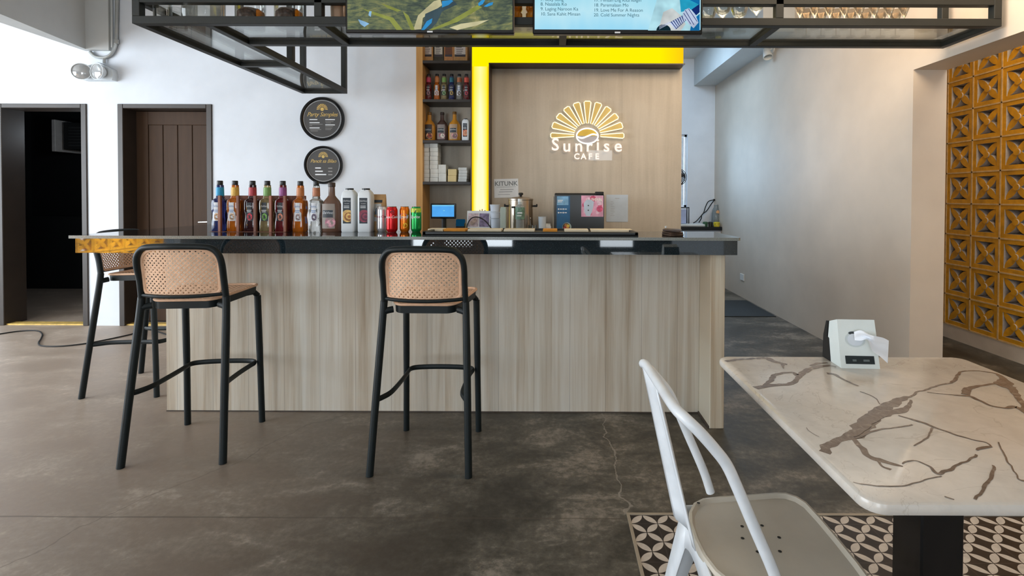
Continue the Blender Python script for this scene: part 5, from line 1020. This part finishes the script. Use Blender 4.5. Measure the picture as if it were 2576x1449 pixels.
for r_, (yy, off) in enumerate(((2.735, 0), (2.87, 22))):
    for i in range(8 if r_ == 0 else 7):
        px = 2012+i*(37.5)+off*.6+(3 if r_ else 0); lb = 'cone-shaped cocktail glass in the front row of the packed right section of the rack' if r_ == 0 else 'cone-shaped cocktail glass in the back row of the packed right section of the rack'
        sc_ = .068 if False else 1
        if cg is None: cg = gadd('cocktail_glass', coupe, smoke, lb, 'cocktail glass', px, yy, 'front row of cocktail glasses'); cg.scale = (.66, .66, 1)
        else: c = cg.copy(); C.objects.link(c); c.location = (XY(px, yy, 40), yy, ZP); c['label'] = lb; c['group'] = 'front row of cocktail glasses' if r_ == 0 else 'back row of cocktail glasses'
for px, yy, lb in ((2330, 2.76, 'shallow glass dish near the right end of the rack, left one of two'), (2383, 2.80, 'shallow glass dish near the right end of the rack, right one of two')): gadd('glass_dish', lambda m: m.lathe([(0, 0), (.03, 0), (.058, .022), (.060, .034), (.057, .034), (.03, .006), (0, .005)], 26), smoke, lb, 'dish', px, yy, 'shallow glass dishes on the rack')
# ------------------------------------------------------------------ TELEVISIONS on the rack front
YT = 2.545
def tv(label, xa_, xb_, ybot, build):
    a, b = PY(xa_, ybot, YT), PY(xb_, ybot, YT); w = (b.x-a.x)/2; h = 2*w*.585; t = thing('television', label, 'television', ((a.x+b.x)/2, YT, a.z))
    m = M(); m.box(-w, w, 0, .035, 0, h, bev=.004); m.box(-w*.7, w*.7, .035, .05, .05, h*.7, bev=.006); m.build('casing', gloss_black, t)
    m = M(); m.box(-w*.55, -w*.50, .05, .0545, .06, .25); m.box(w*.50, w*.55, .05, .0545, .06, .25); m.build('wall_bracket', matte_black, t)
    m = M(); m.poly([(-.014, -.0006, .004), (.014, -.0006, .004), (.014, -.0006, .012), (-.014, -.0006, .012)]); m.build('badge', ink_white, t, recalc=False)
    build(t, w, h); return t
def mat_painting():
    s = N('tv_nature_picture'); v = s.coord(); wv = s.noise(s.mapping(v, (7, 1, 7)), 1.0, 6, .62, 1.5); st = s.noise(s.mapping(v, (3, 1, 14)), 2.2, 5, .6, 2.2)
    m = s.math('ADD', s.math('MULTIPLY', wv, .55), s.math('MULTIPLY', st, .45)); col = s.ramp(m, [(.34, (44, 56, 58)), (.45, (74, 88, 74)), (.53, (108, 118, 84)), (.60, (140, 140, 90)), (.70, (196, 186, 140))])
    e = s.n('Emission', i_Strength=.92); s.l(col, e.inputs[0]); g = s.n('BsdfGlossy', i_Roughness=.15); mx = s.n('MixShader', i_Fac=.03); s.l(e.outputs[0], mx.inputs[1]); s.l(g.outputs[0], mx.inputs[2]); return s.done(mx.outputs[0])
def scr1(t, w, h):
    k = YT/F; P_ = lambda px, py: ((px-1081.5)*k, (84-py)*k)
    m = M(); yy = -.0006; m.poly([(-w+.010, yy, .018), (w-.010, yy, .018), (w-.010, yy, h-.010), (-w+.010, yy, h-.010)], 0); m.build('screen', mat_painting(), t, recalc=False); m = M()
    def pg(pts, mi, o=.0006): m.poly([(x, yy-o, z) for x, z in (P_(*q) for q in pts)], mi)
    pg([(1040,76),(1052,40),(1092,4),(1108,0),(1112,14),(1090,30),(1064,46),(1060,74)], 2); pg([(1064,74),(1070,36),(1110,18),(1140,2),(1150,12),(1112,30),(1100,56),(1082,76)], 5, .0008)
    pg([(910,22),(950,34),(990,46),(1014,76),(998,76),(980,52),(940,38)], 3); pg([(1014,30),(1028,40),(1044,76),(1034,76)], 3, .0009); pg([(960,10),(985,18),(1010,28),(1000,31),(976,22)], 3); pg([(1078,76),(1130,54),(1200,14),(1212,19),(1150,56),(1110,70),(1090,76)], 3, .0009); pg([(1130,70),(1160,60),(1230,50),(1200,64),(1150,76)], 2, .0007)
    pg([(1060,76),(1074,54),(1088,47),(1086,58),(1068,76)], 1, .001); pg([(1112,4),(1136,1),(1140,4),(1128,14),(1112,20)], 1, .001); pg([(1202,10),(1210,2),(1220,0),(1214,11),(1204,16)], 1, .001); pg([(1216,17),(1230,8),(1240,6),(1238,13),(1224,18)], 1, .001); pg([(902,50),(920,56),(930,61),(918,69),(908,62)], 4, .001); pg([(930,30),(936,30),(934,44),(928,40)], 4, .001)
    m.build('picture_detail', [gb('pic_olive', (120, 128, 90)), gb('pic_blue', (56, 146, 206)), gb('pic_straw', (196, 190, 150)), gb('pic_green', (142, 150, 78)), gb('pic_pale_blue', (140, 184, 220)), gb('pic_shade', (66, 84, 92))], t, recalc=False)
def gb(n, c): return em(n, c, .92, .10)
def scr2(t, w, h):
    k = YT/F; xm = 1554; P_ = lambda px, py: ((px-xm)*k, (85-py)*k); yy = -.0006
    m = M(); m.poly([(-w+.010, yy, .022), (w-.010, yy, .022), (w-.010, yy, h-.010), (-w+.010, yy, h-.010)]); s = N('tv_list_background'); sp = s.n('SeparateXYZ'); s.l(s.coord(), sp.inputs[0]); f = s.noise(s.mapping(s.coord(), (3, 1, 1)), 3, 2)
    col = s.ramp(s.math('ADD', s.math('MULTIPLY', sp.outputs[2], 3.2), s.math('MULTIPLY', f, .5)), [(.25, (150, 216, 244)), (.6, (186, 230, 244)), (.9, (160, 220, 238))]); e = s.n('Emission', i_Strength=1.0); s.l(col, e.inputs[0]); m.build('screen', s.done(e.outputs[0]), t, recalc=False)
    m = M()
    for body, px, py in (('7. Sexy Song', 1361, 0), ('8. Naaalala Ko', 1361, 11.5), ('9. Laging Naroon Ka', 1361, 23.5), ('10. Sana Kahit Minsan', 1361, 36), ('17. Minsan Lng Kita Iibigin', 1494, 1), ('18. Paremalaan Mo', 1494, 13.5), ('19. Love Me For A Reason', 1494, 26), ('20. Cold Summer Nights', 1494, 38)):
        x_, z_ = P_(px, py); m.text(body, front(x_, yy-.0006, z_), 11.6*k, 0, align='LEFT', spacing=.98)
    m.build('song_list', em('tv_text_slate', (70, 116, 132), .8), t, recalc=False); m = M()
    def pg(pts, mi, o=.0006): m.poly([(x, yy-o, z) for x, z in (P_(*q) for q in pts)], mi)
    pg([(1630,76),(1640,40),(1660,-30),(1759,-30),(1759,76)], 0); pg([(1660,60),(1668,30),(1690,20),(1712,38),(1724,60),(1712,76),(1650,76)], 1, .0008); pg([(1706,-30),(1759,-30),(1759,20),(1735,24),(1712,30)], 2, .0008); pg([(1734,0),(1746,-20),(1759,-30),(1759,12)], 3, .001); pg([(1735,76),(1740,50),(1759,34),(1759,76)], 3, .001)
    m.add([(x, yy-.001, z) for x, z in (P_(1669+18*math.cos(PI*i/20), 76-15*math.sin(PI*i/20)) for i in range(21))], [tuple(range(21))], 4); pg([(1684,56),(1720,36),(1726,50),(1700,73)], 5, .0012)
    for i in range(7): pg([(1684+i*5.2, 57-i*3), (1687+i*5.2, 55.2-i*3), (1700+i*3.9, 71-i*3.2), (1697+i*3.9, 73-i*3.2)], 6, .0014)
    pg([(1738,24),(1758,10),(1759,30),(1750,38)], 5, .0012); pg([(1716,34),(1722,24),(1732,20),(1748,36),(1756,56),(1744,70),(1732,60),(1720,44)], 6, .0016)
    for a_, b_ in (((1722,26),(1744,62)), ((1730,22),(1752,54)), ((1718,33),(1736,60))): pg([a_, (a_[0]+1.4, a_[1]-.6), (b_[0]+1.4, b_[1]-.6), b_], 5, .0018)
    for i in range(3): pg([(1658, 72-i*3), (1684, 58-i*2), (1684.4, 59-i*2), (1658, 73-i*3)], 6, .0016)
    m.build('picture_detail', [gb('pic_shirt', (176, 222, 236)), gb('pic_guitar', (200, 206, 206)), gb('pic_cyan', (40, 160, 196)), gb('pic_teal', (20, 110, 170)), gb('pic_dark', (16, 40, 50)), gb('pic_navy', (20, 44, 110)), gb('pic_hand', (186, 200, 226))], t, recalc=False)
tv('left hanging television showing a green nature picture with blue shapes', 869, 1294, 83, scr1)
tv('right hanging television showing a pale blue numbered song list', 1340, 1767, 85, scr2)
# ------------------------------------------------------------------ WALL FITTINGS, left
gold = pm('gold_print', (214, 180, 96), .4, var=.1, scale=50); greyink = pm('grey_print', (150, 148, 144), .6)
def plaque(label, cx_, cy_, rpx, word, wsize, rows_):
    p = PY(cx_, cy_, YW-.02); k = (YW-.02)/F; r = rpx*k; t = thing('round_sign', label, 'sign', (p.x, YW-.001, p.z))
    m = M(); m.lathe([(r*.86, 0), (r, 0), (r, .020), (r*.985, .026), (r*.90, .026), (r*.88, .018), (r*.86, .014)], 56, cap=False, mat=Matrix.Rotation(PI/2, 4, 'X')); m.build('rim', gloss_black, t)
    m = M(); m.lathe([(0, .0), (r*.9, .0), (r*.9, .014), (0, .014)], 56, mat=Matrix.Rotation(PI/2, 4, 'X')); m.build('face', pm('sign_charcoal', (62, 59, 57), .5, var=.03), t)
    m = M(); yy = -.0150; m.disc((0, yy, 0), r*.875, 'y', 64, 0, r*.86); m.disc((0, yy, 0), r*.845, 'y', 64, 0, r*.835); zc = r*.44
    for i in range(11):
        an = PI*i/10; ca, sa = math.cos(an), math.sin(an); a_, b_, wa, wb = r*.10, r*.25, r*.006, r*.024; m.poly([(a_*ca+wa*sa, yy, zc+a_*sa-wa*ca), (b_*ca+wb*sa, yy, zc+b_*sa-wb*ca), (b_*ca-wb*sa, yy, zc+b_*sa+wb*ca), (a_*ca-wa*sa, yy, zc+a_*sa+wa*ca)], 1)
    m.disc((0, yy, zc), r*.08, 'y', 20, 1); m.text(word, front(0, yy, r*.20), wsize*k, 1, shear=.35, spacing=.92)
    for (xa_, xb_, zz, th, mi) in rows_: m.poly([(r*xa_, yy, r*zz), (r*xb_, yy, r*zz), (r*xb_, yy, r*zz+th*k), (r*xa_, yy, r*zz+th*k)], mi)
    m.build('print', [ink_white, gold, greyink], t, recalc=False)
plaque('larger round black sign with gold lettering Party Samples on the white wall', 810, 299, 55, 'Party Samples', 15, [(-.58, -.22, -.05, 2.2, 0), (-.58, -.12, -.19, 2.2, 0), (-.58, .02, -.25, 1, 2), (-.58, -.46, -.31, 1, 2), (-.58, -.12, -.43, 2.2, 0), (-.56, -.05, -.5, 1, 2), (-.54, -.2, -.56, 1, 2), (.14, .58, -.05, 2.2, 0), (.14, .52, -.13, 1, 2), (.16, .4, -.19, 1, 2), (.14, .58, -.29, 2.2, 0), (.14, .5, -.36, 1, 2), (.14, .45, -.43, 1, 2), (.14, .4, -.5, 1, 2)])
plaque('smaller round black sign with gold lettering Pancit sa Bilao just above the bottles', 812.5, 415, 48, 'Pancit sa Bilao', 12.5, [(-.42, -.12, -.19, 3, 0), (-.42, -.02, -.36, 3, 0), (-.42, .16, -.53, 3, 0), (.26, .48, -.19, 2.4, 2), (.26, .48, -.36, 2.4, 2), (.26, .48, -.53, 2.4, 2)])
# emergency light and its conduit
p = PY(257, 186, YW); k = YW/F; t = thing('emergency_light', 'white twin-head emergency light on the wall above the doorways', 'light', (p.x, YW, p.z))
m = M(); m.prism([(x*k, -.06, z*k) for x, z in ((-34,-19),(38,-19),(41,-8),(38,8),(14,20),(2,26),(-10,20),(-34,14))], (0, .06, 0)); m.build('body', pm('fitting_white', (214, 220, 224), .4, var=.03), t)
for sx_, ang, in ((-30, 25), (18, -12)):
    m = M(); Mx = Matrix.Translation((sx_*k, -.062, -.004)) @ Matrix.Rotation(math.radians(ang), 4, 'Z') @ Matrix.Rotation(PI/2, 4, 'X'); m.lathe([(0, 0), (.04, 0), (.066, .035), (.076, .06), (.072, .06), (.06, .035)], 24, mat=Mx); hd = m.build('lamp_head', pm('lamp_housing', (226, 230, 232), .3), t)
    m = M(); m.lathe([(.072, .052), (.05, .066), (0, .072)], 22, mat=Mx); m.build('lens', glassy('lens_glass', (240, 240, 240), base=.15, body=.35), hd)
m = M(); m.box(.0, .02, -.0615, -.06, .012, .016); m.build('switch', ink_dark, t)
a = [PY(x_, y_, YW-.02) for x_, y_ in ((294,-40),(294,0),(293,60),(292,102),(288,122),(278,138),(262,145),(242,143),(232,136),(227,130))]
m = M(); m.tube(catmull(a, 5), .0145, 10); p = PY(293, 105, YW-.02); m.lathe([(.019, -.02), (.021, -.018), (.021, .018), (.019, .02)], 12, c=(p.x, YW-.02, p.z)); p = PY(262, 145, YW-.02); m.tube([(p.x, YW-.02, p.z), (p.x, YW-.02, p.z-.05)], .012, 8); tag(m.build('conduit_pipe', pm('grey_metal_conduit', (176, 178, 176), .3, metal=.6)), 'grey metal conduit bending round the beam end down to the emergency light', 'conduit')
m = M(); a = PY(282, 50, YW-.01); m.tube([(a.x, YW-.012, a.z-.26), (a.x, YW-.012, ZC)], .010, 8); tag(m.build('cable_trunking', beam_mat), 'thin grey cable trunking running up the wall beside the conduit', 'trunking')
# ------------------------------------------------------------------ LIGHT
w = bpy.data.worlds.new('world'); bpy.context.scene.world = w; w.use_nodes = True; nt = w.node_tree; nt.nodes.clear()
bg = nt.nodes.new('ShaderNodeBackground'); wo = nt.nodes.new('ShaderNodeOutputWorld'); bg.inputs[0].default_value = (.80, .90, 1.0, 1); bg.inputs[1].default_value = .75; nt.links.new(bg.outputs[0], wo.inputs[0])
def area(name, loc, target, sx_, sy_, power, col=(1, 1, 1), spread=180):
    l = bpy.data.lights.new(name, 'AREA'); l.shape = 'RECTANGLE'; l.size = sx_; l.size_y = sy_; l.energy = power; l.color = col; l.spread = math.radians(spread)
    o = bpy.data.objects.new(name, l); C.objects.link(o); o.location = loc; o.rotation_euler = (Vector(target)-Vector(loc)).to_track_quat('-Z', 'Y').to_euler(); return o
def point(name, loc, power, col, r=.1):
    l = bpy.data.lights.new(name, 'POINT'); l.energy = power; l.color = col; l.shadow_soft_size = r; o = bpy.data.objects.new(name, l); C.objects.link(o); o.location = loc; return o
DAY = (.83, .92, 1.0)
for i, o_ in enumerate(ops): area('daylight_street_%d' % i, ((o_[0]+o_[1])/2, -4.95, 1.38), ((o_[0]+o_[1])/2, 0, 1.3), o_[1]-o_[0], 2.35, (44, 54, 54, 32)[i], DAY)
area('daylight_left', (-7.6, .4, 1.5), (0, 1.2, 1.0), 6.0, 2.4, 420, DAY)
area('ceiling_fill', (-1.2, .3, 3.2), (-1.2, .3, 0), 4.5, 3.5, 9, (1, .93, .84))
area('warm_right', (1.5, 2.6, 3.2), (2.36, 4.0, 1.6), 1.5, 1.5, 78, (1, .78, .55))
area('passage_warm', (3.0, 3.0, 3.1), (3.4, 3.2, 1.2), .6, 1.6, 22, (1, .76, .46))
area('screen_back', (3.95, 2.6, 3.0), (3.7, 2.6, 0.8), .3, 3.5, 40, (1, .95, .92))
area('kitchen_window', (1.4, 7.55, 1.7), (1.6, 5, 1.2), 1.0, 1.0, 46, (.56, .78, 1.0))
area('kitchen_ceiling', (1.2, 6.0, 3.15), (1.6, 6.2, 0), .8, .8, 22, (.52, .76, 1.0))
area('parapet_daylight', (-5.6, -2.4, 2.6), (-6.9, -2.6, .5), .8, 1.6, 200, (1, .95, .85), 50)
point('storeroom_fill', (-4.9, 5.5, 1.9), 8, (.8, .9, 1), .05)  # unseen fill light added to lift the storeroom floor and walls
sc = bpy.context.scene
sc.view_settings.view_transform = 'Standard'; sc.view_settings.look = 'None'; sc.view_settings.exposure = 0; sc.view_settings.gamma = 1
sc.cycles.use_denoising = True; sc.cycles.max_bounces = 10; sc.cycles.transparent_max_bounces = 24; sc.cycles.transmission_bounces = 8; sc.cycles.sample_clamp_indirect = 6
sc.cycles.caustics_reflective = False; sc.cycles.caustics_refractive = False
